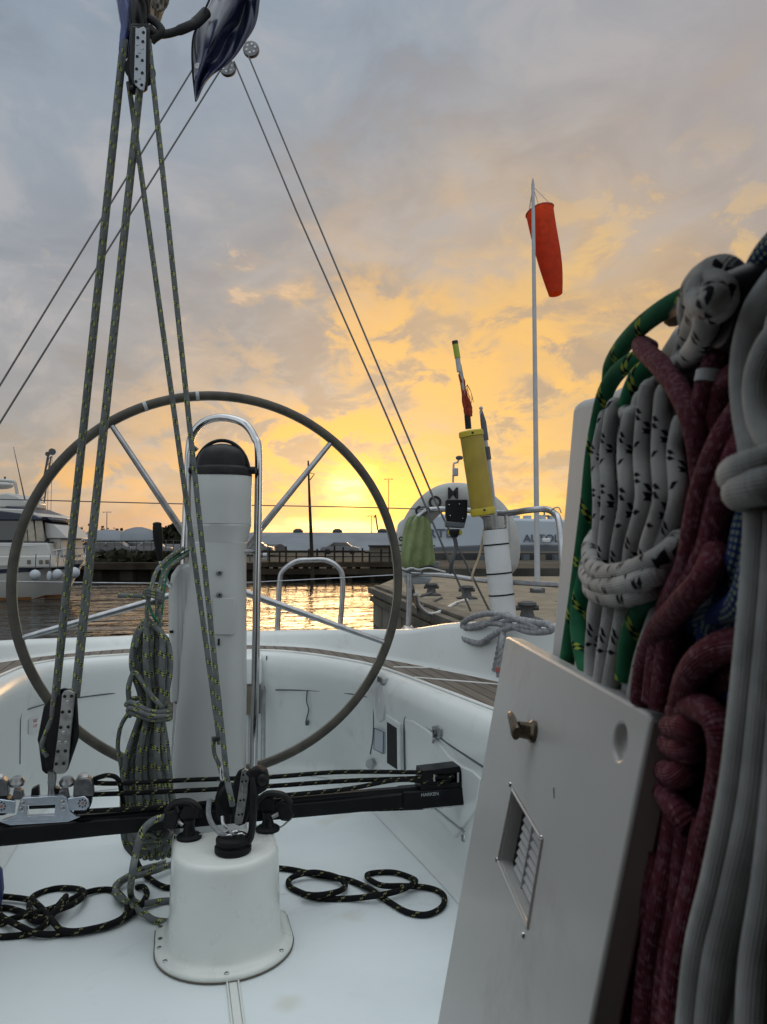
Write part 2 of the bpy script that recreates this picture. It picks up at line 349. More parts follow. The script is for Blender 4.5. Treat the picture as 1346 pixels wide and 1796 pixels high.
class MB:
    def __init__(s): s.v = []; s.f = []; s.uv = {}
    def add(s, vs, fs):
        o = len(s.v); s.v += [V(p) for p in vs]; s.f += [tuple(i+o for i in f) for f in fs]; return o
    def box(s, c, size, R=None):
        c = V(c); h = [x/2 for x in size]; vs = []
        for sx in (-1, 1):
            for sy in (-1, 1):
                for sz in (-1, 1):
                    p = V((sx*h[0], sy*h[1], sz*h[2])); vs.append(c+((R @ p) if R else p))
        s.add(vs, [(0, 1, 3, 2), (4, 6, 7, 5), (0, 4, 5, 1), (2, 3, 7, 6), (0, 2, 6, 4), (1, 5, 7, 3)]); return s
    def prism(s, poly, d):
        poly = [V(p) for p in poly]; n = len(poly); d = V(d)
        s.add(poly+[p+d for p in poly], [tuple(range(n))[::-1], tuple(range(n, 2*n))]+[(i, (i+1) % n, n+(i+1) % n, n+i) for i in range(n)]); return s
    def tube(s, path, r, segs=10, closed=False, caps=True, sq=None, lay=0, twist=0):
        path = [V(p) for p in path]; n = len(path); rr = r if isinstance(r, (list, tuple)) else [r]*n
        T = []
        for i in range(n):
            a = path[i-1] if (i or closed) else path[i]; b = path[(i+1) % n] if (i < n-1 or closed) else path[i]
            T.append((b-a).normalized() if (b-a).length > 1e-9 else V((0, 0, 1)))
        x, y, _ = frame(T[0]); o = len(s.v); L = 0; Ls = []
        for i in range(n):
            if i:
                L += (path[i]-path[i-1]).length
                ax = T[i-1].cross(T[i])
                if ax.length > 1e-7:
                    R = Matrix.Rotation(T[i-1].angle(T[i]), 3, ax.normalized()); x = R @ x
                x = (x-T[i]*x.dot(T[i])).normalized()
            y = T[i].cross(x); Ls.append(L)
            for k in range(segs):
                a = 2*math.pi*k/segs; q = rr[i]
                if lay: q *= .74+.28*abs(math.cos(1.5*(a-L*lay)))**.7
                p = x*math.cos(a+twist*L)*q+y*math.sin(a+twist*L)*q
                if sq: p = p-sq[0]*p.dot(sq[0])*(1-sq[1])
                s.v.append(path[i]+p)
        ring = n if closed else n-1
        r0 = max(rr)
        if closed: Ls.append(L+(path[0]-path[-1]).length)
        for i in range(ring):
            for k in range(segs):
                j = (i+1) % n; k2 = (k+1) % segs
                s.uv[len(s.f)] = [(k/segs, Ls[i]/(6.283*r0)), ((k+1)/segs, Ls[i]/(6.283*r0)), ((k+1)/segs, Ls[i+1]/(6.283*r0)), (k/segs, Ls[i+1]/(6.283*r0))]
                s.f.append((o+i*segs+k, o+i*segs+k2, o+j*segs+k2, o+j*segs+k))
        if caps and not closed:
            s.f.append(tuple(o+k for k in range(segs))[::-1]); s.f.append(tuple(o+(n-1)*segs+k for k in range(segs)))
        return s
    def lathe(s, prof, base, axis=(0, 0, 1), segs=24, sx=1, sy=1, X=None):
        x, y, nn = frame(V(axis)); base = V(base)
        if X is not None: x = V(X).normalized(); y = nn.cross(x)
        o = len(s.v); n = len(prof)
        for r, h in prof:
            for k in range(segs):
                a = 2*math.pi*k/segs; s.v.append(base+nn*h+x*math.cos(a)*r*sx+y*math.sin(a)*r*sy)
        for i in range(n-1):
            for k in range(segs):
                k2 = (k+1) % segs; s.f.append((o+i*segs+k, o+i*segs+k2, o+(i+1)*segs+k2, o+(i+1)*segs+k))
        s.f.append(tuple(o+k for k in range(segs))[::-1]); s.f.append(tuple(o+(n-1)*segs+k for k in range(segs))); return s
    def loft(s, rings, closed=True, caps=True):
        n = len(rings[0]); o = len(s.v)
        for r in rings: s.v += [V(p) for p in r]
        for i in range(len(rings)-1):
            for k in range(n if closed else n-1):
                k2 = (k+1) % n; s.f.append((o+i*n+k, o+i*n+k2, o+(i+1)*n+k2, o+(i+1)*n+k))
        if caps and closed: s.f.append(tuple(o+k for k in range(n))[::-1]); s.f.append(tuple(o+(len(rings)-1)*n+k for k in range(n)))
        return s
    def sphere(s, c, r, R=None, segs=20, rings=12):
        r = r if isinstance(r, (tuple, list)) else (r, r, r); o = len(s.v); c = V(c)
        for i in range(rings+1):
            th = math.pi*i/rings
            for k in range(segs):
                ph = 2*math.pi*k/segs; p = V((r[0]*math.sin(th)*math.cos(ph), r[1]*math.sin(th)*math.sin(ph), r[2]*math.cos(th)))
                s.v.append(c+((R @ p) if R else p))
        for i in range(rings):
            for k in range(segs):
                k2 = (k+1) % segs; s.f.append((o+i*segs+k, o+(i+1)*segs+k, o+(i+1)*segs+k2, o+i*segs+k2))
        return s
    def text(s, txt, size, origin, xdir, ydir, depth=.0006, width=1.0, bold=0.0):
        cu = bpy.data.curves.new('t', 'FONT'); cu.body = txt; cu.size = size; cu.extrude = depth; cu.align_x = 'CENTER'; cu.align_y = 'CENTER'
        cu.resolution_u = 3; cu.offset = bold
        ob = bpy.data.objects.new('t', cu); COL.objects.link(ob)
        dg = bpy.context.evaluated_depsgraph_get(); me = bpy.data.meshes.new_from_object(ob.evaluated_get(dg))
        X = V(xdir).normalized(); Y = V(ydir).normalized(); Z = X.cross(Y)
        s.add([V(origin)+X*p.co.x*width+Y*p.co.y+Z*p.co.z for p in me.vertices], [tuple(p.vertices) for p in me.polygons])
        bpy.data.objects.remove(ob); bpy.data.curves.remove(cu); bpy.data.meshes.remove(me); return s
    def build(s, name, m, parent=None, smooth=35, bevel=0, bseg=2, sub=0, cut=None, solid=0, weld=False):
        if parent is not None: base = BASE[parent.name]
        else:
            n = len(s.v); base = V((sum(p.x for p in s.v)/n, sum(p.y for p in s.v)/n, min(p.z for p in s.v)))
        me = bpy.data.meshes.new(name); me.from_pydata([p-base for p in s.v], [], s.f)
        if s.uv:
            ul = me.uv_layers.new(name='UVMap')
            for fi, uvs in s.uv.items():
                for k, li in enumerate(me.polygons[fi].loop_indices): ul.data[li].uv = uvs[k]
        bm = bmesh.new(); bm.from_mesh(me)
        if weld: bmesh.ops.remove_doubles(bm, verts=bm.verts, dist=1e-5)
        bmesh.ops.recalc_face_normals(bm, faces=bm.faces); bm.to_mesh(me); bm.free()
        ob = bpy.data.objects.new(name, me); COL.objects.link(ob); me.materials.append(M[m] if isinstance(m, str) else m)
        if parent is not None: ob.parent = parent
        else: ob.location = base
        BASE[ob.name] = base
        if cut:
            cme = bpy.data.meshes.new('c'); cme.from_pydata([p-base for p in cut.v], [], cut.f)
            bm = bmesh.new(); bm.from_mesh(cme); bmesh.ops.recalc_face_normals(bm, faces=bm.faces); bm.to_mesh(cme); bm.free()
            co = bpy.data.objects.new('c', cme); COL.objects.link(co)
            pl, pp = ob.location.copy(), ob.parent
            ob.parent = None; ob.location = (0, 0, 0)
            md = ob.modifiers.new('b', 'BOOLEAN'); md.object = co; md.operation = 'DIFFERENCE'; md.solver = 'EXACT'
            bpy.context.view_layer.update()
            nm = bpy.data.meshes.new_from_object(ob.evaluated_get(bpy.context.evaluated_depsgraph_get()))
            ob.modifiers.clear(); ob.data = nm; me = nm; ob.location = pl; ob.parent = pp
            bpy.data.objects.remove(co)
        if smooth:
            for p in me.polygons: p.use_smooth = True
            me.set_sharp_from_angle(angle=rad(smooth))
        if solid: md = ob.modifiers.new('solid', 'SOLIDIFY'); md.thickness = solid; md.offset = 0
        if bevel: md = ob.modifiers.new('bevel', 'BEVEL'); md.width = bevel; md.segments = bseg; md.limit_method = 'ANGLE'; md.angle_limit = rad(30); md.harden_normals = False
        if sub: md = ob.modifiers.new('sub', 'SUBSURF'); md.levels = sub; md.render_levels = sub
        return ob
BASE = {}
def thing(name, label, cat, base, group=None):
    o = bpy.data.objects.new(name, None); COL.objects.link(o); o.location = base; o.empty_display_size = .1
    BASE[o.name] = V(base); return tag(o, label, cat, group)
def tag(o, label=None, cat=None, group=None, kind=None):
    if label: o['label'] = label
    if cat: o['category'] = cat
    if group: o['group'] = group
    if kind: o['kind'] = kind
    return o
def copy_tree(o, offset, label=None):
    c = o.copy(); COL.objects.link(c); c.location = o.location+V(offset)
    if label: c['label'] = label
    for ch in list(o.children):
        k = ch.copy(); COL.objects.link(k); k.parent = c
        for g in list(ch.children):
            q = g.copy(); COL.objects.link(q); q.parent = k
    return c
def tb(path, r, **k): return MB().tube(path, r, **k)
# ================================================================== SETTING
WZ = -.55
def grid_sheet(x0, x1, y0, y1, z):
    return MB().prism([(x0, y0, z-.02), (x1, y0, z-.02), (x1, y1, z-.02), (x0, y1, z-.02)], (0, 0, .02))

wm = MB(); wm.add([(-3000, -3000, WZ), (3000, -3000, WZ), (3000, 4000, WZ), (-3000, 4000, WZ)], [(0, 1, 2, 3)])
tag(wm.build('water', 'water'), kind='structure')

# ---------------- cockpit of the yacht we stand in
XC = .115
Tp = [(.90, 1.2), (.865, 1.75), (.83, 2.05), (.765, 2.55), (.716, 2.82), (.66, 2.97), (.577, 3.13), (.50, 3.24), (.398, 3.34), (.25, 3.39), (.10, 3.41), (-.08, 3.40), (-.194, 3.38), (-.33, 3.35), (-.446, 3.30), (-.54, 3.18), (-.58, 3.0), (-.60, 2.80), (-.625, 2.3), (-.66, 1.75), (-.70, 1.2)]
Bp = [(.83, 1.2), (.80, 1.75), (.785, 2.1), (.755, 2.55), (.735, 2.80), (.70, 3.05), (.65, 3.17), (.55, 3.25), (.42, 3.28), (.26, 3.29), (.10, 3.29), (-.08, 3.29), (-.2, 3.28), (-.34, 3.26), (-.44, 3.2), (-.50, 3.08), (-.53, 2.95), (-.54, 2.8), (-.56, 2.3), (-.60, 1.75), (-.63, 1.2)]
Op = [(1.45, 1.0), (1.28, 1.55), (1.16, 2.0), (1.03, 2.44), (.94, 2.68), (.84, 2.92), (.70, 3.14), (.58, 3.30), (.40, 3.43), (.25, 3.50), (.10, 3.52), (-.08, 3.51), (-.22, 3.48), (-.36, 3.43), (-.52, 3.34), (-.68, 3.2), (-.80, 3.02), (-.90, 2.8), (-1.03, 2.3), (-1.15, 1.75), (-1.28, 1.1)]
Ztop = [.76, .73, .715, .69, .665, .62, .595, .575, .562, .555, .55, .55, .55, .555, .565, .58, .60, .62, .65, .68, .70]
SZ = .50
NP = 6
def sm(p, z=0): return catmull([V((a, b, z)) for a, b in p], NP)
Op = [(a, b+.09*max(0, min(1, (b-2.9)/.4))) for a, b in Op]
T, B, O = sm(Tp), sm(Bp), sm(Op)
ZT = catmull([V((q, 0, 0)) for q in Ztop], NP); ZT = [q.x for q in ZT]
def nrm(path):
    out = []
    for i in range(len(path)):
        a = path[max(0, i-1)]; b = path[min(len(path)-1, i+1)]; t = (b-a).normalized(); out.append(V((t.y, -t.x, 0))*-1)
    return out
nT, nB, nO = nrm(T), nrm(B), nrm(O)
def at(p, z): return V((p.x, p.y, z))
if (V((XC, 2, 0))-at(T[60], 0)).dot(nT[60]) < 0: nT = [-q for q in nT]; nB = [-q for q in nB]; nO = [-q for q in nO]
rings = []
for i in range(len(T)):
    t, n, b, nb, o, no, zt = T[i], nT[i], B[i], nB[i], O[i], nO[i], ZT[i]
    W = []
    # outboard: hull side, rounded toerail, upstand, seat, lip, wall, cove
    W += [at(o-no*.16, -.9), at(o-no*.15, .2), at(o-no*.13, zt-.05), at(o-no*.12, zt-.012), at(o-no*.10, zt), at(o-no*.05, zt+.004), at(o-no*.028, zt-.004), at(o-no*.016, zt-.02)]
    W += [at(o-no*.004, SZ+.02), at(o+no*.004, SZ+.004), at(o+no*.014, SZ)]
    W += [at(t+n*.0, SZ), at(t+n*.006, SZ+.002), at(t+n*.018, SZ+.002), at(t+n*.035, SZ+.001), at(t+n*.050, SZ-.012), at(t+n*.060, SZ-.03), at(t+n*.065, SZ-.055), at(t+n*.064, SZ-.09)]
    q = t+n*.058
    for k in range(1, 5): W.append(at(q.lerp(b, k/5), SZ-.09-(SZ-.15)*k/5))
    W += [at(b+nb*.002, .055), at(b+nb*.010, .03), at(b+nb*.024, .013), at(b+nb*.045, .005), at(b+nb*.06, .002)]
    rings.append(W)
cock = thing('cockpit_moulding', 'white gelcoat cockpit side walls and stern coaming with teak seat tops', 'cockpit', (XC, 2.4, 0))
MB().loft(rings, closed=False).build('side_wall', 'gel', cock, smooth=50)
tag(MB().prism([(p.x, p.y, -.05) for p in [at(q-nb2*.01, 0) for q, nb2 in zip(B, nB)]], (0, 0, .05)).build('deck', 'sole', smooth=0), kind='structure')
# teak inlay: between outboard upstand and lip
tk = MB(); rr = []
for i in range(len(T)):
    a = O[i]+nO[i]*.028; b = T[i]-nT[i]*.012
    rr.append([at(a, SZ+.0005), at(a, SZ+.006), at(b, SZ+.006), at(b, SZ+.0005)])
tk.loft(rr, closed=False).build('teak_seat', 'teak', cock, smooth=0)
ed = MB()
for ins, P0, nn in ((.024, O, nO), (-.008, T, nT)):
    ed.tube([at(P0[i]+nn[i]*ins, SZ+.004) for i in range(len(T))], .0045, segs=6)
def floorpt(px, py, z): return PZ(px, py, z)
ed.tube([floorpt(690, 1170, SZ+.007), floorpt(822, 1172, SZ+.007)], .003, segs=6)
ed.tube([floorpt(728, 1188, SZ+.007), floorpt(885, 1201, SZ+.007)], .003, segs=6)
ed.build('caulk_border', 'teakedge', cock)
# stern lockers: groove line under the coaming, label, lanyard
def WA(px, py, off=0): return PL(px, py, V((.5, 3.235-off, 0)), V((.12, 1, .06)).normalized())
def wall_at(px, z, off):
    """a point on the curved wall seen at image column px, at height z"""
    best = None; d0 = raydir(px, 1200); d0 = V((d0.x, d0.y)).normalized(); f = (SZ-.09-z)/(SZ-.15)
    f = max(0, min(1, f))
    for i in range(len(T)-1):
        p = (T[i]+nT[i]*.058).lerp(B[i], f*.98); q = (T[i+1]+nT[i+1]*.058).lerp(B[i+1], f*.98)
        ca = p.x*d0.y-p.y*d0.x; cb = q.x*d0.y-q.y*d0.x
        if ca*cb <= 0 and p.y > 1.3 and (p.x > XC) == (d0.x > .05):
            if best is not None and px > 500: continue
            s = ca/(ca-cb) if ca != cb else 0; r = p.lerp(q, s); r = r+nT[i]*off; best = V((r.x, r.y, z)); nn = nT[i]
    return best
def wall_px(px, py, off=.0):
    z = .3
    for _ in range(8):
        p = wall_at(px, z, off)
        if p is None: return PY(px, py, 3.2)
        D = (p-EYE).dot(FW); z = P(px, py, D).z
    return wall_at(px, z, off)

def patch(poly, o0, o1, mt, name, bev=.003, cut=None, par=None, seg=3):
    return MB().loft([[wall_px(x, y, o0) for x, y in poly], [wall_px(x, y, o1) for x, y in poly]]).build(name, mt, par or cock, bevel=bev, bseg=seg, cut=cut, smooth=30)
def wtube(pts, off, r, mt, name, par=None, n=6, raw=False): return MB().tube([wall_px(x, y, off) for x, y in pts] if raw else catmull([wall_px(x, y, off) for x, y in pts], n), r, segs=8).build(name, mt, par or cock)
lidp = [(716, 1262), (728, 1264), (746, 1276), (766, 1292), (790, 1326), (812, 1344), (832, 1352), (846, 1366), (838, 1420), (800, 1470), (720, 1370)]
patch(lidp, -.01, .008, 'gel', 'locker_lid', .004)
wtube([(711, 1350), (710, 1300), (711, 1262), (720, 1257), (740, 1267), (766, 1287), (790, 1306), (820, 1326), (850, 1346)], .001, .0042, 'shipgrey', 'lid_gasket')
lt = patch([(763, 1274), (773, 1272), (780, 1279), (779, 1292), (770, 1296), (764, 1289)], -.005, .012, 'steel2', 'latch', .002)
wtube([(769, 1280), (770, 1290), (768, 1302)], .016, .0055, 'steel', 'latch_tongue', lt)
patch([(681, 1252), (706, 1270), (707, 1360), (681, 1346)], -.01, .010, 'gel', 'niche_frame', .004)
patch([(684, 1266), (701, 1277), (702, 1350), (684, 1338)], .004, .0115, 'hole', 'niche_recess', .001)
patch([(661, 1277), (677, 1284), (676, 1322), (660, 1314)], -.01, .009, 'shipwhite', 'access_plate', .002)
wtube([(661, 1277), (677, 1284), (676, 1322), (660, 1314), (661, 1277)], .009, .0016, 'shipgrey', 'plate_edge', raw=True)
patch([(664, 1205), (670, 1199), (677, 1204), (679, 1238), (676, 1262), (669, 1267), (663, 1258), (662, 1230)], -.01, .010, 'pipe', 'shower_cover', .004)
patch([(668, 1186), (677, 1189), (677, 1199), (668, 1196)], -.01, .014, 'steel2', 'vent', .002)
patch([(648, 1334), (656, 1330), (661, 1340), (655, 1349), (648, 1345)], -.01, .016, 'steel2', 'drain_catch', .003)
gr = MB()
for pts in ([(484, 1210), (540, 1211), (600, 1215), (655, 1224)], [(656, 1226), (655, 1290), (650, 1322)], [(38, 1340), (38, 1252), (48, 1245), (110, 1228), (200, 1216), (232, 1214)], [(468, 1150), (464, 1210), (463, 1330)]):
    gr.tube(catmull([wall_px(x, y, .0002) for x, y in pts], 6), .0026, segs=6)
gr.build('locker_seam', 'shipgrey', cock)
MB().loft([[wall_px(x, y, .001), wall_px(x, y, .003), wall_px(x, y+26, .003), wall_px(x, y+26, .001)] for x, y in [(51, 1262), (62, 1258), (76, 1254)]]).build('warning_label', 'white', cock, smooth=0)
lb = MB()
for k, yy in enumerate((8, 17)):
    a = wall_px(62, 1258+yy-(2), .004); xd = (wall_px(74, 1255+yy, .004)-wall_px(52, 1261+yy, .004))
    lb.text('EMERGENCY' if k == 0 else 'FUEL SHUT', .0165, a, xd, V((0, 0, 1)), .0004)
lb.build('warning_text', 'redink', cock, smooth=0)
MB().tube(catmull([wall_px(541, 1211, .006), wall_px(542, 1230, .012), wall_px(545, 1245, .01), wall_px(541, 1262, .01), wall_px(542, 1271, .01)], 5), .0028, segs=6).build('lanyard', 'inkgrey', cock)
MB().box(wall_px(542, 1268, .010), (.014, .012, .02)).build('lanyard_toggle', 'inkgrey', cock, bevel=.003)
# removable helm seat bridging the transom opening
bs = []
xa, xb = -.06, .345
for x in (xa, xb):
    bs.append([(x, 3.40, SZ+.0045), (x, 3.36, SZ+.005), (x, 3.32, SZ+.003), (x, 3.275, SZ-.02), (x, 3.268, SZ-.06), (x, 3.27, SZ-.125), (x, 3.40, SZ-.13)])
MB().loft(bs).build('helm_seat', 'gel', cock, bevel=.004)
MB().prism([(xa+.02, 3.28, .255), (xb-.005, 3.28, .255), (xb-.005, 3.28, SZ-.13), (xa+.02, 3.28, SZ-.13)], (0, -.022, 0)).build('transom_step', 'brownboard', cock)
MB().prism([(xa, 3.30, .02), (xb-.05, 3.30, .02), (xb-.05, 3.30, .255), (xa, 3.30, .255)], (0, -.03, 0)).build('transom_door', 'ped', cock, bevel=.006)
MB().tube([(xb+.004, 3.235, .03), (xb+.004, 3.235, .36)], .010, segs=10).build('door_hinge', 'steel2', cock)
# centre seam on the sole
sg = MB()
_c = PZ(413, 1760, 0).x
for dx in (-.012, .012): sg.box((_c+dx, 1.10, .002), (.005, 1.3, .007))
sg.build('sole_seam', 'gel_pod', cock, bevel=.0015)
MB().box((_c, 1.10, .0015), (.016, 1.3, .004)).build('seam_filler', 'gel_pod', cock)
# screws on wall? small stains are in the material

# ================================================================== FAR SHORE
def far(px, py, D): return P(px, py, D)
def W2(X, D, z): return RT*X+FW*D+UP*z
def fx_(px, D): return raydir(px, 960).dot(RT)*D
# quay land behind the sheet piles, low tide
QZ = .83-.55
def landx(px, D): return fx_(px, D)
q = MB()
y0 = 36.0
xl, xr = -60, landx(470, y0)
q.prism([W2(xl, y0, QZ-1.6), W2(xr, y0, QZ-1.6), W2(xr+60, 42, QZ-1.6), W2(300, 46, QZ-1.6), W2(300, 900, QZ-1.6), W2(-600, 900, QZ-1.6), W2(-600, y0, QZ-1.6)], (0, 0, 1.6-.35))
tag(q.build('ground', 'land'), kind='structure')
sp = MB(); pts = []
nw = 150; step = (xr-xl)/nw
for i in range(nw+1):
    off = .18 if (i//2) % 2 else -.18
    if i % 2: pts.append((xl+step*i, y0-.3+off)); pts.append((xl+step*i+.12, y0-.3-off))
sp.add([W2(a, b, WZ-.5) for a, b in pts]+[W2(a, b, QZ-.33) for a, b in pts], [(i, i+1, len(pts)+i+1, len(pts)+i) for i in range(len(pts)-1)])
shw = thing('sheet_pile_wall', 'dark rusty sheet pile quay wall across the far side of the basin', 'quay wall', W2(-20, 36, WZ))
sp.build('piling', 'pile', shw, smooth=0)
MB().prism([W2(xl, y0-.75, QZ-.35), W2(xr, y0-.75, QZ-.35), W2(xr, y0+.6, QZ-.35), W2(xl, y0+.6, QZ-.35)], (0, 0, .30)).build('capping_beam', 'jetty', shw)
# scrubby bank behind the capping
def bank(name, pxs, D, label, h0, seed):
    rnd = random.Random(seed); m = MB(); base = []
    a, b = fx_(pxs[0], D), fx_(pxs[1], D); n = 700
    for i in range(n):
        t = rnd.random(); x = a+(b-a)*t; d = D+rnd.uniform(-1.5, 3)
        hh = h0*(.55+.45*math.sin(t*9+seed)+.25*math.sin(t*31))*rnd.uniform(.1, 1)
        c = W2(x, d, QZ-.15+max(0, hh)); s = rnd.uniform(.1, .32)
        u = V((rnd.uniform(-1, 1), rnd.uniform(-1, 1), rnd.uniform(-1, 1))).normalized()*s; v2 = u.cross(V((rnd.uniform(-1, 1), rnd.uniform(-1, 1), .4))).normalized()*s
        m.add([c-u, c-v2, c+u, c+v2], [(0, 1, 2, 3)])
    o = m.build(name, 'bush', smooth=0); tag(o, label, 'scrub', kind='stuff'); return o
bank('bushes', (-60, 330), 39, 'dark scrub growing along the far quay edge', .55, 1)
# fence on the left quay
def fence(name, label, pa, pb, D, n, h, base, m='jetty', rails=2, rr=.03):
    a, b = fx_(pa, D), fx_(pb, D); t = thing(name, label, 'fence', W2((a+b)/2, D, base))
    for i in range(n+1):
        x = a+(b-a)*i/n; MB().box(W2(x, D, base+h/2), (rr*2, rr*2, h)).build('post', m, t)
    for k in range(rails):
        z = base+h*(1-k*.5); MB().tube([W2(a, D, z), W2(b, D, z)], rr*.5, segs=6).build('rail', m, t)
    return t
fence('wire_fence', 'thin dark fence standing on the far quay behind the parked cars', 150, 330, 41, 14, 1.15, QZ-.1, 'iron', 3, .025)
fence('wire_fence', 'dark post fence on the quay left of the jetty railing', 330, 470, 41, 9, .95, QZ-.1, 'iron', 2, .03)
# old timber jetty
jt = thing('timber_jetty', 'old dark timber jetty on piles with an uneven post railing', 'jetty', W2(fx_(560, 35), 35, WZ))
ja, jb = fx_(455, 35), fx_(705, 35)
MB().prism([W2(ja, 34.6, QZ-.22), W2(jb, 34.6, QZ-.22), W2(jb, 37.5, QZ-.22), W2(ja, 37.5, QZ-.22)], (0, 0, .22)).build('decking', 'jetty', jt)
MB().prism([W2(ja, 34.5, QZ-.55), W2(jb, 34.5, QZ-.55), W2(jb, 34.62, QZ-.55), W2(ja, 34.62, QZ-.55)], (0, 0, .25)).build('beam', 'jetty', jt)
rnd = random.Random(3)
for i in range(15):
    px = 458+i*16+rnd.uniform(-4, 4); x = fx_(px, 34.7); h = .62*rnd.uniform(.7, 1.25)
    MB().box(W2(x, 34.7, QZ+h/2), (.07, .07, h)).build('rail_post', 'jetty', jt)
for px0, px1, hh in ((458, 640, .50), (640, 700, .42), (458, 700, .25)):
    MB().box(W2((fx_(px0, 34.7)+fx_(px1, 34.7))/2, 34.7, QZ+hh), (fx_(px1, 34.7)-fx_(px0, 34.7), .03, .045), Matrix.Rotation(-YAW, 3, 'Z')).build('rail', 'jetty', jt)
for i in range(7):
    px = 462+i*38; x = fx_(px, 34.9)
    MB().tube([W2(x, 34.8, WZ-.6), W2(x+rnd.uniform(-.1, .1), 34.8, QZ-.1)], .13, segs=8).build('pile', 'jetty', jt)
    MB().tube([W2(x+.3, 36.8, WZ-.6), W2(x+.3, 36.8, QZ-.1)], .13, segs=8).build('pile', 'jetty', jt)
# dark shed wall at the right end of the jetty
hut = thing('quay_hut', 'low brown hut at the right end of the timber jetty', 'hut', W2(fx_(662, 37), 37, QZ))
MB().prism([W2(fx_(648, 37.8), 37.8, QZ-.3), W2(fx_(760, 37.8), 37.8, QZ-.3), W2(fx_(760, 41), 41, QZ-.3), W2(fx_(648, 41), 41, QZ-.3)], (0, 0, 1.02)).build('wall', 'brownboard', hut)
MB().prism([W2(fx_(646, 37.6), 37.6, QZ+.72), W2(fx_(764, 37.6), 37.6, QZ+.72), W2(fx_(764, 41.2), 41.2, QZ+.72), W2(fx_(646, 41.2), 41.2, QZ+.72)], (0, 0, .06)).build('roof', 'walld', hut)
# long sheds
def shed(name, label, pa, pb, D, zt, ze, zb, mr='roofgrey', mw='walld', depth=40, curve=True, group=None):
    t = thing(name, label, 'shed', W2((fx_(pa, D)+fx_(pb, D))/2, D, zb), group)
    a, b = fx_(pa, D), fx_(pb, D)
    MB().prism([W2(a, D, zb), W2(b, D, zb), W2(b, D+depth, zb), W2(a, D+depth, zb)], (0, 0, ze-zb)).build('wall', mw, t)
    prof = [(-.5, ze), (-.5, ze+.1)]+[(depth*.5*k/8, ze+.1+(zt-ze-.1)*math.sin(k/8*math.pi/2)) for k in range(1, 9)]+[(depth*.5+depth*.5*k/4, zt-(zt-ze)*(k/4)**2) for k in range(1, 5)]
    MB().loft([[W2(x, D+d, z) for d, z in prof] for x in (a-.4, b+.4)]).build('roof', mr, t)
    return t
def zat(py, D): return .95+(HOR-py)/F_PX*D
s1 = shed('long_warehouse', 'long low warehouse with pale grey curved roof under the sunset', 415, 700, 150, zat(933, 165), zat(966, 150), QZ)
for px in (523, 592, 671): MB().lathe([(1.1, 0), (1.1, .5), (.5, .9)], W2(fx_(px, 168), 168, zat(934.5, 168)), segs=12).build('roof_vent', 'walld', s1)
s2 = shed('low_shed', 'long grey roofed shed seen past the mainsheet ropes', 128, 330, 120, zat(944, 130), zat(960, 120), QZ, 'roofgrey')
s3 = shed('dark_roof_shed', 'dark roofed shed in front of the pale long shed', 165, 470, 90, zat(954, 96), zat(968, 90), QZ, 'roofdark', depth=16)
def stackb(px, w_, ytop, D, name, label, cat, mt='walld'):
    t = thing(name, label, cat, W2(fx_(px, D), D, QZ)); x = fx_(px, D)
    r = w_/2*D/F_PX
    MB().lathe([(r, 0), (r, zat(ytop, D)-QZ-.5), (r*1.15, zat(ytop, D)-QZ-.4), (r*1.15, zat(ytop, D)-QZ)], W2(x, D, QZ), segs=12).build('flue', mt, t)
    MB().lathe([(r*1.5, 0), (r*1.5, zat(952, D)-QZ)], W2(x, D+.01, QZ), segs=12).build('base', mt, t)
for i, (px, w_) in enumerate(((180, 6), (205, 5), (232, 6), (254, 6))):
    stackb(px, w_, (927, 927, 931, 931)[i], 128, 'ventilation_stack', ['ventilation stack on the far shed, leftmost of four', 'second ventilation stack from the left on the far shed', 'third ventilation stack from the left on the far shed', 'ventilation stack on the far shed, rightmost of four'][i], 'ventilation stack')
dm = MB(); dm.lathe([(3.6, 0), (3.2, 1.0), (2.0, 1.9), (.6, 2.3)], W2(fx_(243, 126), 126, zat(949, 126)), segs=20)
tag(dm.build('roof_dome', 'roofgrey'), 'shallow grey dome between two ventilation stacks', 'dome')
dm = MB(); dm.lathe([(5.5, 0), (4.6, 1.0), (2.8, 1.6), (.8, 1.9)], W2(fx_(190, 127), 127, zat(949, 127)), segs=20)
tag(dm.build('roof_dome', 'roofgrey'), 'low grey dome behind the two leftmost ventilation stacks', 'dome')
# wooded mound just left of the pedestal
def mound(name, label, px, D, rx_, h, seed, n=900):
    rnd = random.Random(seed); m = MB(); x0 = fx_(px, D)
    for i in range(n):
        a = rnd.uniform(0, 6.28); r = math.sqrt(rnd.random()); hh = h*(1-r*r)*rnd.uniform(.1, 1.05); c = W2(x0+rx_*r*math.cos(a), D+rx_*.4*r*math.sin(a), QZ+hh); s = rnd.uniform(.25, .7)
        u = V((rnd.uniform(-1, 1), rnd.uniform(-1, 1), rnd.uniform(-1, 1))).normalized()*s; v2 = u.cross(V((rnd.uniform(-1, 1), rnd.uniform(-1, 1), .4))).normalized()*s
        m.add([c-u, c-v2, c+u, c+v2], [(0, 1, 2, 3)])
    tag(m.build(name, 'bush', smooth=0), label, 'trees', kind='stuff')
mound('far_woods', 'dark mound of trees on the far shore left of the pedestal', 312, 110, 4.5, 4.0, 5)
mound('far_woods', 'low dark tree line on the horizon beyond the sheds', 60, 260, 60, 9, 8, 1500)
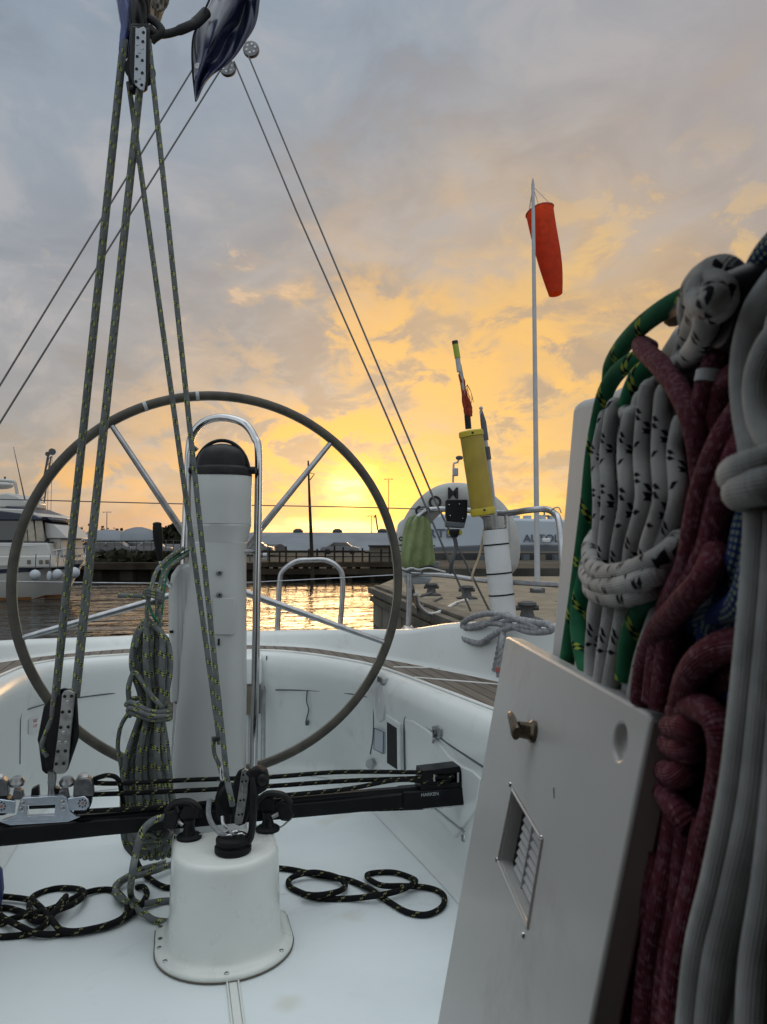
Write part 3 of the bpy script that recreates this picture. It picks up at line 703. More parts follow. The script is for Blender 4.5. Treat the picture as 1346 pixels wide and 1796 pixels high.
# cars parked on the quay
def car(px, D, label, m, flip=1):
    x = fx_(px, D); t = thing('parked_car', label, 'car', W2(x, D, QZ-.1), 'cars parked on the far quay'); g = QZ-.1
    sil = [(-2.1, .35), (-2.1, .75), (-1.3, .88), (-.75, 1.35), (.65, 1.38), (1.35, .92), (2.05, .8), (2.15, .4)]
    MB().prism([W2(x+a*flip, D, g+b) for a, b in sil], FW*1.7).build('body', m, t, bevel=.06)
    win = [(-1.1, .9), (-.68, 1.27), (.58, 1.29), (1.1, .93)]
    MB().prism([W2(x+a*flip, D-.006, g+b) for a, b in win], FW*1.712).build('window', 'yglass', t)
    for a in (-1.35, 1.35):
        for d in (.02, 1.5): MB().lathe([(.31, 0), (.31, .2)], W2(x+a, D+d-.02, g+.31), FW, 14).build('wheel', 'rubber', t)
car(200, 84, 'dark parked car on the far quay between the mainsheet ropes', 'carp'); car(262, 82, 'pale parked car on the far quay left of the throttle lever', 'carp2', -1)
car(236, 86, 'grey parked car, smallest and furthest back on the far quay', 'carp2'); car(445, 84, 'pale car parked behind the jetty, right of the pedestal', 'carp2')
car(596, 84, 'pale car parked beyond the jetty railing under the sun', 'carp2', -1); car(172, 84, 'dark car at the left end of the parked row', 'carp', -1)
# lamp posts
def lamp(px, ytop, D, label, double=True):
    x = fx_(px, D); t = thing('lamp_post', label, 'lamp post', W2(x, D, QZ), 'tall lamp posts beyond the quay'); H = zat(ytop, D); k = D/F_PX
    MB().tube([W2(x, D, QZ), W2(x, D, H)], [.9*k, .55*k], segs=8).build('pole', 'iron', t)
    w_ = 6*k
    MB().tube([W2(x-w_, D, H), W2(x+w_, D, H)], .45*k, segs=6).build('arm', 'iron', t)
    for sx in (-1, 1): MB().box(W2(x+sx*w_, D, H-.2*k), (3*k, .3, 1.1*k)).build('lamp_head', 'iron', t)
lamp(187, 898, 140, 'tall lamp post standing over the sheds at left'); lamp(682, 840, 170, 'tallest lamp post, beside the right edge of the steering wheel')
lamp(652, 905, 260, 'short faint lamp post under the sun glow')
# leaning dark mast at the jetty
ms = thing('timber_mast', 'thin dark leaning mast with a small bracket, standing by the jetty', 'mast', P(549, 1000, 33))
MB().tube([P(541, 808, 33), P(543, 870, 33), P(546, 940, 33), P(549, 1022, 33)], [.035, .055, .075, .09], segs=8).build('pole', 'jetty', ms)
MB().tube([P(541.5, 829, 33), P(552, 831, 33), P(544, 842, 33)], .025, segs=6).build('bracket', 'jetty', ms)
# crane
cr = thing('harbour_crane', 'thin grey lattice crane with twin jib sheaves rising behind the white motor yacht', 'crane', W2(fx_(80, 160), 160, QZ))
for a, b in (((55, 960), (86, 797)), ((66, 960), (90, 800)), ((60, 930), (84, 800))): MB().tube([P(*a, 160), P(*b, 160)], .16, segs=6).build('jib_chord', 'roofdark', cr)
lc = MB()
for i in range(16):
    t0, t1 = i/16, (i+1)/16; A = P(55, 960, 160).lerp(P(86, 797, 160), t0); Bq = P(66, 960, 160).lerp(P(90, 800, 160), t1); lc.tube([A, Bq], .07, segs=5)
lc.build('jib_lacing', 'roofdark', cr)
MB().lathe([(.7, 0), (.7, .5)], P(91, 792, 160), FW, 16).build('sheave', 'roofdark', cr); MB().lathe([(.45, 0), (.45, .5)], P(83, 796, 160), FW, 16).build('sheave', 'roofdark', cr)
for px in (82, 88): MB().tube([P(px+4, 797, 160), P(px, 960, 160)], .05, segs=5).build('hoist_wire', 'roofdark', cr)
# far thin jib on the right
tag(MB().tube([P(659, 903, 300), P(663, 930, 300)], .3, segs=6).tube([P(659, 903, 300), P(656, 909, 300)], .2, segs=6).build('far_crane', 'roofdark'), 'tiny slanting crane jib on the horizon right of the sun', 'crane')

# ---------------- ship with AUTOLINERS on its side
SD = 230
sh = thing('car_carrier_ship', 'big pale grey ship with AUTOLINERS on its side, behind the quay on the right', 'ship', W2(fx_(900, SD), SD, WZ))
sil = [(640, 985), (652, 940), (700, 905), (760, 902), (850, 900), (868, 908), (990, 911), (1120, 912), (1300, 912), (1300, 985)]
sil = [(690, 972), (700, 915), (720, 903), (850, 900), (868, 908), (990, 911), (1300, 912), (1300, 972)]
MB().prism([P(x, y, SD) for x, y in sil], FW*30).build('hull', 'shipwhite', sh, bevel=.8)
MB().prism([P(x, y, SD-1.5) for x, y in [(860, 955), (1300, 955), (1300, 985), (700, 985), (700, 962)]], FW*1.4).build('lower_hull', 'shipgrey', sh, bevel=.4)
for px in (878, 905, 925, 950, 968, 975):
    MB().box(P(px, 909, SD+3), (1.4, 3, 1.6)).build('deck_vent', 'shipwhite', sh)
MB().tube([P(955, 913, SD+3), P(955, 896, SD+3)], .25, segs=6).build('signal_mast', 'shipgrey', sh); MB().box(P(955, 905, SD+3), (3, 1, .5)).build('radar', 'shipgrey', sh)
for px in (868, 958): MB().box(P(px, 948, SD-2.2), (2.4, 1.5, 1.3)).build('lifeboat', 'white', sh, bevel=.3)
MB().text('AUTOLINERS', 3.1, P(975, 944.5, SD-.35), RT, UP, .1, 1.06, .04).text('RTL', 3.6, P(772, 936, SD-.35), RT, UP, .1, 1.3, .05).build('lettering', 'inkgrey', sh, smooth=0)
# sheds and clutter under the ship
dk = thing('dock_shed', 'dark open fronted dock shed below the pale ship', 'shed', W2(fx_(860, 60), 60, QZ))
MB().prism([P(700, 970, 62), P(1250, 970, 62), P(1250, 1010, 62), P(700, 1010, 62)], FW*6).build('wall', 'walld', dk)
for i, px in enumerate((790, 845, 900, 922, 950, 976)):
    MB().box(P(px, 990, 61.5), (.5, .5, 1.6)).build('pillar', ('brownboard', 'shipgrey')[i % 2], dk)
for i, (px, w_) in enumerate(((868, 1.6), (895, 1.1), (938, 1.5))):
    o = MB().box(P(px, 1000, 58), (w_, 1.2, .9)).build('crate', 'brownboard', bevel=.03); tag(o, ['brown crate on the far dock left of the white pipe', 'small brown crate on the far dock behind the white pipe', 'brown crate on the far dock beside the flagpole'][i], 'crate', 'crates on the far dock')
tag(MB().box(P(735, 1003, 40), (1.8, 1.5, 1.1)).build('dock_container', 'roofgrey', bevel=.05), 'blue grey box on the dock edge behind the railing', 'container')

# ---------------- concrete pontoon quay on the right
PZ_ = .15
A_ = PZ(655, 1031, PZ_); Bq = PZ(905, 1128, PZ_); C1 = PZ(700, 1012, PZ_); 
d_ = (Bq-A_).normalized(); Bf = A_+d_*22
Cf = C1+V((60, -2, 0)); 
qt = thing('concrete_quay', 'weathered concrete quay with timber edge and gritty top, right of the wheel', 'quay', at(A_, WZ))
top = [A_, Bf, V((40, -12, PZ_)), V((60, 14, PZ_)), at(C1+RT*30+FW*2, PZ_), C1]
MB().prism([at(p, WZ-1) for p in top], (0, 0, PZ_-WZ+1-.03)).build('wall', 'concrete', qt)
MB().prism([at(p, PZ_-.0) for p in top], (0, 0, .006)).build('surface', 'sand', qt)
no_ = V((d_.y, -d_.x, 0)); no_ = no_ if no_.dot(FW) < 0 else -no_
for z0, hgt, th in ((PZ_-.10, .115, .10), (PZ_-.26, .10, .06)):
    a, b = A_-d_*.05, Bf
    MB().prism([at(a, z0), at(b, z0), at(b+no_*th, z0), at(a+no_*th, z0)], (0, 0, hgt)).build('timber_waling', 'timber', qt, bevel=.008)
a, b = A_, Bf
MB().prism([at(a-no_*.02, PZ_+.01), at(b-no_*.02, PZ_+.01), at(b-no_*.2, PZ_+.01), at(a-no_*.2, PZ_+.01)], (0, 0, .05)).build('edge_timber', 'timber', qt, bevel=.01)
for k in range(7):
    c = A_+d_*(1.2+k*2.1)+no_*.002; MB().box(at(c, WZ+.30), (.03, .006, .62), Matrix.Rotation(math.atan2(d_.y, d_.x), 3, 'Z')).build('panel_joint', 'jetty', qt)
def bollard(px, py, r, label):
    c = PZ(px, py, PZ_+.01)
    t = thing('bollard', label, 'bollard', c, 'iron bollards on the concrete quay')
    MB().lathe([(r*1.5, 0), (r*1.5, r*.25), (r*.8, r*.45), (r*.62, r*1.2), (r*.75, r*1.5), (r*1.05, r*1.7), (r*1.0, r*1.95), (r*.5, r*2.1)], c, segs=20).build('post', 'iron', t, smooth=40)
    MB().box(c+V((0, 0, r*.1)), (r*2.6, r*2.6, r*.22)).build('base_plate', 'iron', t, bevel=.006)
    MB().tube([c+RT*-r*1.25+V((0, 0, r*1.35)), c+RT*r*1.25+V((0, 0, r*1.35))], r*.28, segs=8).build('cross_bar', 'iron', t)
bollard(925, 1088, .10, 'grey iron bollard on the quay right of the white pipe, nearest'); bollard(819, 1050, .10, 'small iron bollard on the quay behind the backstay wires'); bollard(757, 1044, .10, 'distant iron bollard on the quay near its left corner')
g = PZ(943, 1040, PZ_)
# rope from the quay to the boat's stern
tag(MB().tube(catmull([PZ(819, 1052, PZ_+.12), PZ(800, 1058, PZ_+.03), PZ(770, 1074, PZ_+.02), PZ(752, 1076, PZ_+.0), P(735, 1062, 8), P(728, 1040, 6)], 8), .022, segs=8).build('mooring_line', 'pipe'), 'white mooring line lying across the quay edge', 'rope')
tag(MB().tube(catmull([PZ(757, 1040, PZ_+.1), PZ(735, 1048, PZ_+.05), PZ(728, 1060, PZ_-.05), P(734, 1068, 9), P(726, 1045, 7), P(722, 1030, 5)], 8), .02, segs=8).tube(catmull([PZ(775, 1048, PZ_+.02), PZ(745, 1062, PZ_+.02), PZ(732, 1072, PZ_-.05), PZ(724, 1050, PZ_+.02)], 8), .018, segs=8).build('net_rope', 'iron'), 'tangle of grey rope hanging on the quay corner', 'rope')
# flagpole with a windsock
fp = thing('windsock_pole', 'tall pale pole on the quay carrying a red orange windsock', 'windsock pole', g)
pt = P(935, 313, 13.4); gb = P(943, 1040, 13.4)
D0 = (g-EYE).dot(FW); pt = P(935, 313, D0); 
MB().tube([g, g.lerp(pt, .45), pt-V((0, 0, .12)), pt], [.052, .042, .030, .012], segs=14).build('pole', 'paintpole', fp)
MB().lathe([(.12, 0), (.12, .05), (.08, .07)], g, segs=16).build('base', 'iron', fp)
for sx in (-.1, .1): MB().lathe([(.035, 0), (.035, .08)], g+RT*sx, segs=8).build('anchor_bolt', 'iron', fp)
ws = []
for (lx, ly), (rx2, ry) in (((923, 377), (971, 363)), ((930, 410), (976, 400)), ((940, 448), (985, 445)), ((950, 482), (988, 483)), ((963, 518), (987, 514))):
    a = P(lx, ly, D0+.25); b = P(rx2, ry, D0+.25); c = (a+b)/2; h = (b-a)/2; ring = []
    for k in range(20):
        an = 2*math.pi*k/20; wv = 1+.10*math.sin(3*an+lx*.11)
        ring.append(c+h*math.cos(an)+FW*h.length*.75*math.sin(an)*wv+UP*(-.2*h.length*math.sin(an)))
    ws.append(ring)
MB().loft(ws, caps=False).build('windsock', 'orange', fp, smooth=60, sub=1)
br = MB()
for k in (0, 4, 8, 12): br.tube([pt-V((0, 0, .15)), ws[0][k]], .004, segs=5)
br.build('bridle', 'steeldull', fp)
MB().tube(ws[0], .012, segs=6, closed=True).build('hoop', 'redink', fp)

# ---------------- motor yacht on the left
YD = 21.0; k_ = YD/F_PX
my = thing('motor_yacht', 'white motor yacht with navy stripe moored on the left, screens lit by sunset', 'motor yacht', W2(fx_(60, YD), YD, WZ))
def Y(px, py, d=0): return P(px, py, YD+d)
# hull by stations from stern (left, out of frame) to bow
st = []
for px, hw, ysh, fl in ((-420, 1.5, 1000, 1), (-200, 1.75, 999, 1), (-60, 1.75, 996, 1), (40, 1.6, 992, 1), (85, 1.3, 989, .9), (120, .75, 986, .7), (148, .08, 983, .2)):
    c = P(px, 960, YD+1.8); x = c
    zs = zat(ysh, YD); ring = []
    wl = hw*.86*fl if px < 120 else hw*.4
    xb = RT*(-(148-px)/20*.0)
    bowsh = RT*(-.55 if px > 100 else 0)
    for w_, z in ((wl*.75, WZ-.3), (wl, WZ+.02), (hw*.95, (WZ+zs)/2), (hw, zs-.06), (hw, zs)):
        sft = bowsh*(1-(z-WZ)/(zs-WZ)) if px > 100 else V((0, 0, 0))
        ring.append(at(c, z)-FW*w_+sft)
    for w_, z in ((hw, zs), (hw, zs-.06), (hw*.95, (WZ+zs)/2), (wl, WZ+.02), (wl*.75, WZ-.3)):
        sft = bowsh*(1-(z-WZ)/(zs-WZ)) if px > 100 else V((0, 0, 0))
        ring.append(at(c, z)+FW*w_+sft)
    st.append(ring)
MB().loft(st).build('hull', 'yhull', my, smooth=50)
def band(i0, i1, mt, name, f0, f1, off=.02):
    rg = []
    for ring in st:
        a, b = ring[i0], ring[i1]; p = a.lerp(b, f0); q2 = a.lerp(b, f1)
        o = -FW*off
        rg.append([p+o, q2+o, q2, p])
    MB().loft(rg).build(name, mt, my, smooth=0)
band(2, 4, 'ynavy', 'navy_stripe', .55, .78); band(1, 2, 'antifoul', 'boot_stripe', -.02, .16, .02); band(2, 4, 'yhull', 'rubbing_strake', .92, 1.0, .05)
# bulwark / coachroof / wheelhouse / flybridge as boxed profiles across the beam
def ypr(pts, d0, d1, mt, name, bev=.05, par=None): return MB().prism([Y(x, y, d0) for x, y in pts], FW*(d1-d0)).build(name, mt, par or my, bevel=bev)
ypr([(-300, 999), (-300, 976), (88, 974), (96, 996)], .35, 3.3, 'yhull', 'bulwark')
ypr([(-300, 977), (-300, 950), (84, 952), (92, 976)], .65, 3.0, 'yhull', 'coachroof')
ypr([(-300, 952), (-300, 905), (66, 905), (82, 950)], .8, 2.85, 'yglass', 'wheelhouse')
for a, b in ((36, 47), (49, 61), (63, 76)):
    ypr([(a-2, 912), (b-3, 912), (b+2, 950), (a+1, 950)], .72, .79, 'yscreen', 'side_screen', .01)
ypr([(-300, 957), (-300, 949), (86, 950), (80, 957)], .70, 2.9, 'ynavy', 'screen_trim', .02)
ypr([(-300, 911), (-300, 898), (-20, 893), (60, 903), (76, 910), (70, 913)], .6, 3.05, 'ynavy', 'canopy_edge', .03)
ypr([(-300, 898), (-20, 891), (40, 893), (78, 906), (70, 909), (0, 903), (-300, 903)], .62, 3.0, 'yhull', 'canopy_roof', .03)
ypr([(2, 893), (12, 887), (40, 889), (92, 911), (90, 915), (60, 902)], .9, 2.7, 'ynavy', 'flybridge_screen', .03)
ypr([(-200, 892), (-40, 872), (10, 864), (28, 868), (44, 878), (46, 890)], 1.1, 2.5, 'yhull', 'flybridge', .05)
ypr([(82, 950), (78, 916), (96, 920), (112, 936), (118, 944), (84, 944)], .95, 2.7, 'yhull', 'fore_cabin', .05)
ypr([(84, 976), (84, 943), (108, 943), (112, 976)], 1.05, 2.6, 'yhull', 'cabin_front', .04)
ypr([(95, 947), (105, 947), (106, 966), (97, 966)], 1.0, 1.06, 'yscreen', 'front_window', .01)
for px in (50, 71, 82): ypr([(px-2.5, 982), (px+2.5, 982), (px+2.5, 989), (px-2.5, 989)], .30, .36, 'brownboard', 'porthole', .01)
for pts in ([(-8, 868), (-6, 845), (20, 844), (27, 848), (31, 866)],):
    MB().tube(catmull([Y(x, y, 1.2) for x, y in pts], 6), .05, segs=8).build('radar_arch', 'yhull', my); MB().tube(catmull([Y(x, y, 2.4) for x, y in pts], 6), .05, segs=8).build('radar_arch', 'yhull', my)
MB().sphere(Y(2, 851, 1.8), (.35, .3, .12)).build('radar_dome', 'yhull', my)
MB().tube([Y(9, 844, 1.5), Y(9, 836, 1.5)], .03, segs=6).build('anchor_light', 'iron', my)
MB().tube([Y(44, 876, 1.0), Y(24, 784, 1.0)], [.022, .008], segs=6).build('whip_antenna', 'iron', my)
pr = MB()
for d in (.55, 2.9):
    pr.tube(catmull([Y(x, y, d+(1.7-d)*max(0, (x-100)/50)*.8) for x, y in [(92, 966), (120, 962), (140, 961), (150, 963), (146, 983)]], 6), .018, segs=6)
    for px in (100, 112, 124, 136): 
        dd = d+(1.7-d)*max(0, (px-100)/50)*.8; pr.tube([Y(px, 963, dd), Y(px, 986, dd)], .014, segs=6)
pr.build('pulpit_rail', 'steel2', my)
MB().tube([Y(-150, 955, .5), Y(60, 958, .5)], .015, segs=6).build('grab_rail', 'steel2', my)
def fend(px, py, r, sy, label):
    t = thing('boat_fender', label, 'fender', Y(px, py, 0)-FW*.18, "fenders along the motor yacht's side")
    c = Y(px, py, 0)-FW*.18
    MB().sphere(c, (r, r, r*sy)).build('ball', 'fender', t); MB().tube([c+V((0, 0, r*sy*.9)), c+V((0, .1, r*sy+.42))], .012, segs=6).build('rope', 'ink', t)
for a in ((67, 1008, .145, 1, 'round grey fender, leftmost on the motor yacht'), (92, 1010, .07, 2.0, 'slim sausage fender between two round ones'), (106, 1007, .13, 1.1, 'round fender just left of the first mainsheet rope'), (122, 1008, .085, 1.6, 'oval fender hidden behind the mainsheet rope'), (135, 1004, .15, 1, 'biggest round fender, hanging nearest the bow')): fend(*a)
# ================================================================== STEERING PEDESTAL
def pxs(pts, D): return [P(x, y, D) for x, y in pts]
PD = 2.40; K = PD/F_PX
BX = V((math.cos(0), 0, 0)); 
pc = P(388, 960, PD); pc = V((pc.x, pc.y, 0))
ped = thing('steering_pedestal', 'white steering pedestal with black compass hood and stainless guard loop', 'pedestal', pc)
def sec(px, w, py, dep, n=28, e=3.2):
    c = P(px, py, PD); hw = w/2*K; hd = dep/2; r = []
    for k in range(n):
        a = 2*math.pi*k/n; ca, sa = math.cos(a), math.sin(a)
        r.append(c+RT*hw*math.copysign(abs(ca)**(2/e), ca)+FW*hd*math.copysign(abs(sa)**(2/e), sa))
    return r
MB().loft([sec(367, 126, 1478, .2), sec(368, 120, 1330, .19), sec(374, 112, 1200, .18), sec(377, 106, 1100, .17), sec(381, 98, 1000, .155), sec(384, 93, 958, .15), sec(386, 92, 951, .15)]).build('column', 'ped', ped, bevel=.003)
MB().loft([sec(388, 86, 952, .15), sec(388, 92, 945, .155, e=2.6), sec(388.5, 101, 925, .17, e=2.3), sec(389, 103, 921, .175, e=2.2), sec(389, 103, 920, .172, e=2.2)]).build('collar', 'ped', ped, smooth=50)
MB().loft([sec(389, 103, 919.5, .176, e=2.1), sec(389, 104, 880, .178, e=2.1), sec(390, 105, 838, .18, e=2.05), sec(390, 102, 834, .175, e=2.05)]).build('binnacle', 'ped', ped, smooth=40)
hood = MB().lathe([(.092, 0), (.0925, .018), (.088, .026), (.083, .030), (.082, .045), (.076, .066), (.064, .083), (.045, .096), (.02, .102), (.002, .103)], P(391, 836, PD), UP, 36)
hd = hood.build('compass_hood', 'black', ped, smooth=35)
MB().tube(catmull([P(391, 836, PD)+RT*.086*math.cos(a)+UP*(.006+.106*math.sin(a))-FW*.018 for a in [math.pi*k/14 for k in range(15)]], 3), .006, segs=8).build('hood_ridge', 'black', hd)
MB().lathe([(.012, 0), (.012, .02), (.009, .024)], P(436, 825, PD-.01), RT, 14).build('hinge_knob', 'black', ped)
MB().lathe([(.012, 0), (.012, .02), (.009, .024)], P(345, 825, PD-.01), -RT, 14).build('hinge_knob', 'black', ped)
for y in (1004, 1043):
    b = MB().lathe([(.0095, 0), (.0095, .004), (.0075, .005)], P(385, y, PD-.082 if y < 1020 else PD-.085), -FW, 16).build('bolt', 'steeldull', ped)
    MB().lathe([(.0035, 0), (.0035, .0012)], P(385, y, PD-.0872 if y < 1020 else PD-.0902), -FW, 6).build('socket', 'hole', b)
MB().prism(pxs([(375, 1049), (412, 1049), (412, 1113), (375, 1113)], PD-.0835), -FW*.004).build('cover_plate', 'ped', ped, bevel=.0012)
MB().box(P(384, 1126, PD-.09), (.006, .006, .02)).build('clip', 'hole', ped)
# side housing for the engine control
MB().loft([[PD_ for PD_ in [P(x, y, 2.36-d) for x, y in sh_]] for d, sh_ in ((-.09, [(300, 1228), (297, 1100), (297, 1040), (303, 1008), (315, 992), (335, 988), (345, 988), (345, 1228)]), (.0, [(299, 1232), (296, 1100), (296, 1040), (301, 1008), (313, 991), (335, 986), (345, 986), (345, 1232)]), (.02, [(303, 1230), (301, 1100), (301, 1042), (307, 1012), (318, 996), (335, 991), (345, 991), (345, 1230)]))]).build('control_housing', 'ped', ped, bevel=.004, bseg=3)
hs = MB()
for x in (312, 319, 326): hs.tube([P(x, 998+abs(x-319)*.6, 2.338), P(x, 1228, 2.338)], .0011, segs=5)
hs.build('housing_rib', 'shipwhite', ped)
for x, y in ((301, 1108), (338, 1108), (334, 1216)): MB().box(P(x, y, 2.3385), (.012, .004, .008)).build('slot', 'hole', ped)
MB().tube([P(319, 1232, 2.38), P(315, 1300, 2.38), P(312, 1410, 2.38)], .0235, segs=20).build('conduit_tube', 'steel', ped)
# guard loop: one tube each side joined over the top
gl = catmull([P(443, 1475, 2.44), P(445, 1340, 2.44), P(449, 1150, 2.43), P(452, 950, 2.43), P(454, 800, 2.43), P(447, 768, 2.44), P(430, 744, 2.45), P(405, 734, 2.47), P(380, 733, 2.49), P(355, 742, 2.5), P(338, 762, 2.5), P(332, 790, 2.5), P(329, 850, 2.5), P(325, 950, 2.5), P(318, 1100, 2.5), P(309, 1300, 2.5), P(305, 1450, 2.5)], 8)
MB().tube(gl, .0125, segs=16).build('guard_loop', 'steel', ped)
MB().tube([P(345, 790, 2.5), P(337, 780, 2.49), P(333, 800, 2.49), P(330, 960, 2.49)], .010, segs=12).build('rail_sleeve', 'steel2', ped)
for y, x0, x1 in ((968, 414, 450), (968, 352, 328)):
    MB().tube([P(x0, y, 2.37), P(x1, y-1, 2.44)], .0075, segs=12).build('standoff', 'steel2', ped)
    MB().sphere(P(x0, y, 2.365), .0105).build('standoff_cap', 'steeldull', ped)
MB().lathe([(.0, 0), (.010, .0), (.010, .012)], P(462, 975, 2.44), RT, 12).build('rail_bolt', 'steel2', ped)
MB().lathe([(.17, 0), (.17, .012), (.145, .03), (.13, .05), (.125, .055)], V((pc.x, pc.y+.03, .002)), UP, 40).build('base_flange', 'gel', ped, smooth=40)
# throttle
th = MB().tube(catmull([P(276, 920, 2.30), P(277, 940, 2.30), P(279, 962, 2.30), P(282, 984, 2.30)], 4), [.0135, .0150, .0155, .0155, .0150, .0145, .0135, .013, .012, .011, .010, .009, .008], segs=16, sq=(RT, .9))
tl = th.build('throttle_grip', 'rubber', ped); MB().sphere(P(276, 919, 2.30), (.0135, .0135, .006)).build('grip_end', 'rubber', tl)
MB().tube(catmull([P(282, 982, 2.30), P(287, 1003, 2.31), P(293, 1020, 2.34), P(305, 1035, 2.36)], 4), [.0065]*13, segs=10).build('throttle_arm', 'steel', ped)

# ================================================================== WHEEL
wc = EYE+raydir(381, 1022)*2.6; R_ = .2455*2.6
whl = thing('yacht_helm', 'large five spoked steering wheel with worn leather rim, two white tape marks', 'helm', wc)
def wp(a, r=R_, dy=0): return wc+V((math.cos(a)*r, dy, math.sin(a)*r))
NW = 120
MB().tube([wp(2*math.pi*k/NW) for k in range(NW)], .0162, segs=20, closed=True).build('rim', 'rim', whl)
MB().tube([wp(2*math.pi*k/NW, R_-.0152, -.0045) for k in range(NW)], .0022, segs=6, closed=True).build('rim_stitching', 'stitch', whl)
angs = [a for a in (51.5, 123.5, 195.5, 267.5, 339.5)]
for a in angs:
    a = rad(a)
    MB().tube([wp(a, .05, .012), wp(a, .2, .008), wp(a, R_-.012, 0)], [.0135, .0125, .0090], segs=14).build('spoke', 'steel2', whl)
MB().lathe([(.05, -.03), (.062, -.02), (.065, .0), (.06, .03), (.045, .05)], wc, V((0, 1, 0)), 28).build('hub', 'steel', whl)
MB().tube([wc, wc+V((0, -.16, 0))], .02, segs=14).build('axle', 'steel', whl)
for px, py in ((255, 712), (347, 698)):
    p = PL(px, py, wc, V((0, 1, 0)))-wc; a = math.atan2(p.z, p.x)
    MB().tube([wp(a-.009), wp(a), wp(a+.009)], .0170, segs=20).build('tape_mark', 'tape', whl)

# ================================================================== STERN RAILS AND WIRES
pu = thing('stern_rail', 'stainless stern pushpit rail with two bars on the right quarter', 'rail', PZ(718, 1103, .62))
D1 = 3.35
MB().tube(catmull([P(716, 1106, D1), P(718, 1050, D1), P(719, 990, D1), P(721, 945, D1), P(728, 915, D1), P(745, 898, D1), P(765, 893, D1), P(800, 894, 3.3), P(850, 897, 3.2), P(890, 900, 3.1), P(925, 895, 3.0), P(955, 893, 2.95), P(972, 900, 2.9), P(981, 918, 2.85), P(988, 1000, 2.8), P(990, 1090, 2.8)], 8), .0125, segs=14).build('top_bar', 'steel2', pu)
MB().tube(catmull([P(718, 1006, D1), P(780, 1009, 3.3), P(850, 1018, 3.2), P(985, 1026, 2.85)], 6), .0105, segs=12).build('middle_bar', 'steel2', pu)
MB().tube([P(889, 903, 3.1), P(890, 1000, 3.1), P(888, 1090, 3.1)], .0105, segs=12).build('stanchion', 'steel2', pu)
MB().tube(catmull([P(970, 905, 2.9), P(968, 894, 2.9), P(980, 890, 2.9), P(985, 900, 2.9)], 5), .0025, segs=6).build('snap_hook', 'steeldull', pu)
MB().lathe([(.03, 0), (.03, .006), (.018, .02)], P(716, 1106, D1), UP, 16).build('rail_foot', 'steel2', pu)
lad = thing('swim_ladder', 'stainless hooped swim ladder top folded up at the transom', 'ladder', P(540, 1112, 3.62))
MB().tube(catmull([P(486, 1125, 3.62), P(488, 1080, 3.62), P(491, 1020, 3.62), P(498, 1000, 3.62), P(520, 985, 3.62), P(545, 982.5, 3.62), P(572, 983, 3.62), P(592, 994, 3.62), P(601, 1013, 3.62), P(600, 1060, 3.62), P(594, 1125, 3.62)], 8), .0125, segs=14).build('hoop', 'steel2', lad)
MB().tube([P(486, 1119, 3.62), P(594, 1119, 3.62)], .010, segs=10).build('rung', 'steel2', lad)
def wire(name, label, pts, r=.0025, m='steeldull', cat='wire', group=None):
    return tag(MB().tube(catmull(pts, 10) if len(pts) > 2 else pts, r, segs=8).build(name, 'wire' if m == 'steeldull' else m), label, cat, group)
wire('lifeline', 'thin upper guard wire across the stern at the height of the sun', [P(-60, 874, 3.5), P(330, 884, 3.45), P(600, 889, 3.4), P(745, 893, D1)])
wire('lifeline', 'lower guard wire across the stern behind the wheel', [P(-60, 1019, 3.5), P(290, 1023, 3.6), P(420, 1022, 3.6), P(718, 1007, D1)], .0022, 'steel2')
# split backstay
bk = thing('split_backstay', 'split backstay bridle of four thin wires running through two small cheek blocks', 'backstay', P(430, 100, 4.0))
for pts in (([P(436, 98, 4.0), P(550, 372, 3.7), P(760, 872, 3.3), P(862, 1078, 3.1)]), ([P(411, 108, 4.0), P(520, 370, 3.7), P(660, 686, 3.45), P(735, 860, 3.3), P(826, 1072, 3.1)]), ([P(395, 28, 4.0), P(335, 128, 3.95), P(180, 385, 3.7), P(-60, 775, 3.3)]), ([P(420, 70, 4.0), P(343, 178, 3.95), P(160, 468, 3.7), P(-60, 838, 3.3)])):
    MB().tube([pts[0], pts[-1]] if pts[-1].x < 0 else pts, .0044, segs=8).build('wire', 'wire', bk)
for c in ((440, 84), (399, 117)):
    b = MB().lathe([(.030, 0), (.042, .003), (.044, .008), (.044, .024), (.042, .029), (.030, .032)], P(*c, 4.0), FW, 26).build('cheek_block', 'alu', bk, smooth=30)
    for k in range(6):
        a = k*math.pi/3+.3; MB().lathe([(.006, 0), (.006, .003)], P(*c, 3.999)+RT*.024*math.cos(a)+UP*.024*math.sin(a), FW, 10).build('rivet', 'steel2', b)
MB().tube([P(440, 84, 4.02), P(420, 60, 4.0), P(425, 0, 4.0), P(430, -60, 4.0)], .012, segs=8).tube([P(399, 117, 4.02), P(412, 80, 4.0)], .008, segs=8).build('strop', 'steeldull', bk)

# ================================================================== QUARTER GEAR
hp = thing('danbuoy_holder', 'white plastic pipe strapped with three black bands to the stern rail', 'pipe', P(885, 1085, 3.05))
a, b = P(868, 929, 3.05), P(885, 1092, 3.05); 
MB().tube([a.lerp(b, k/6) for k in range(7)], .050, segs=28).build('pipe', 'pipe', hp)
MB().lathe([(.0465, 0), (.0465, .002)], a+(a-b).normalized()*.0005, (a-b), 28).build('pipe_mouth', 'hole', hp)
for t in (.16, .47, .70): MB().tube([a.lerp(b, t-.008), a.lerp(b, t+.008)], .0515, segs=28).build('strap', 'rubber', hp)
db = thing('danbuoy', 'yellow danbuoy float with faded red rag and striped tip on its pole', 'danbuoy', P(868, 930, 3.05))
t0, t1 = P(826, 757, 3.02), P(848, 902, 3.04); ax = (t1-t0).normalized()
MB().lathe([(.046, 0), (.046, (t1-t0).length)], t0, ax, 30).build('float', 'yellow', db, smooth=40)
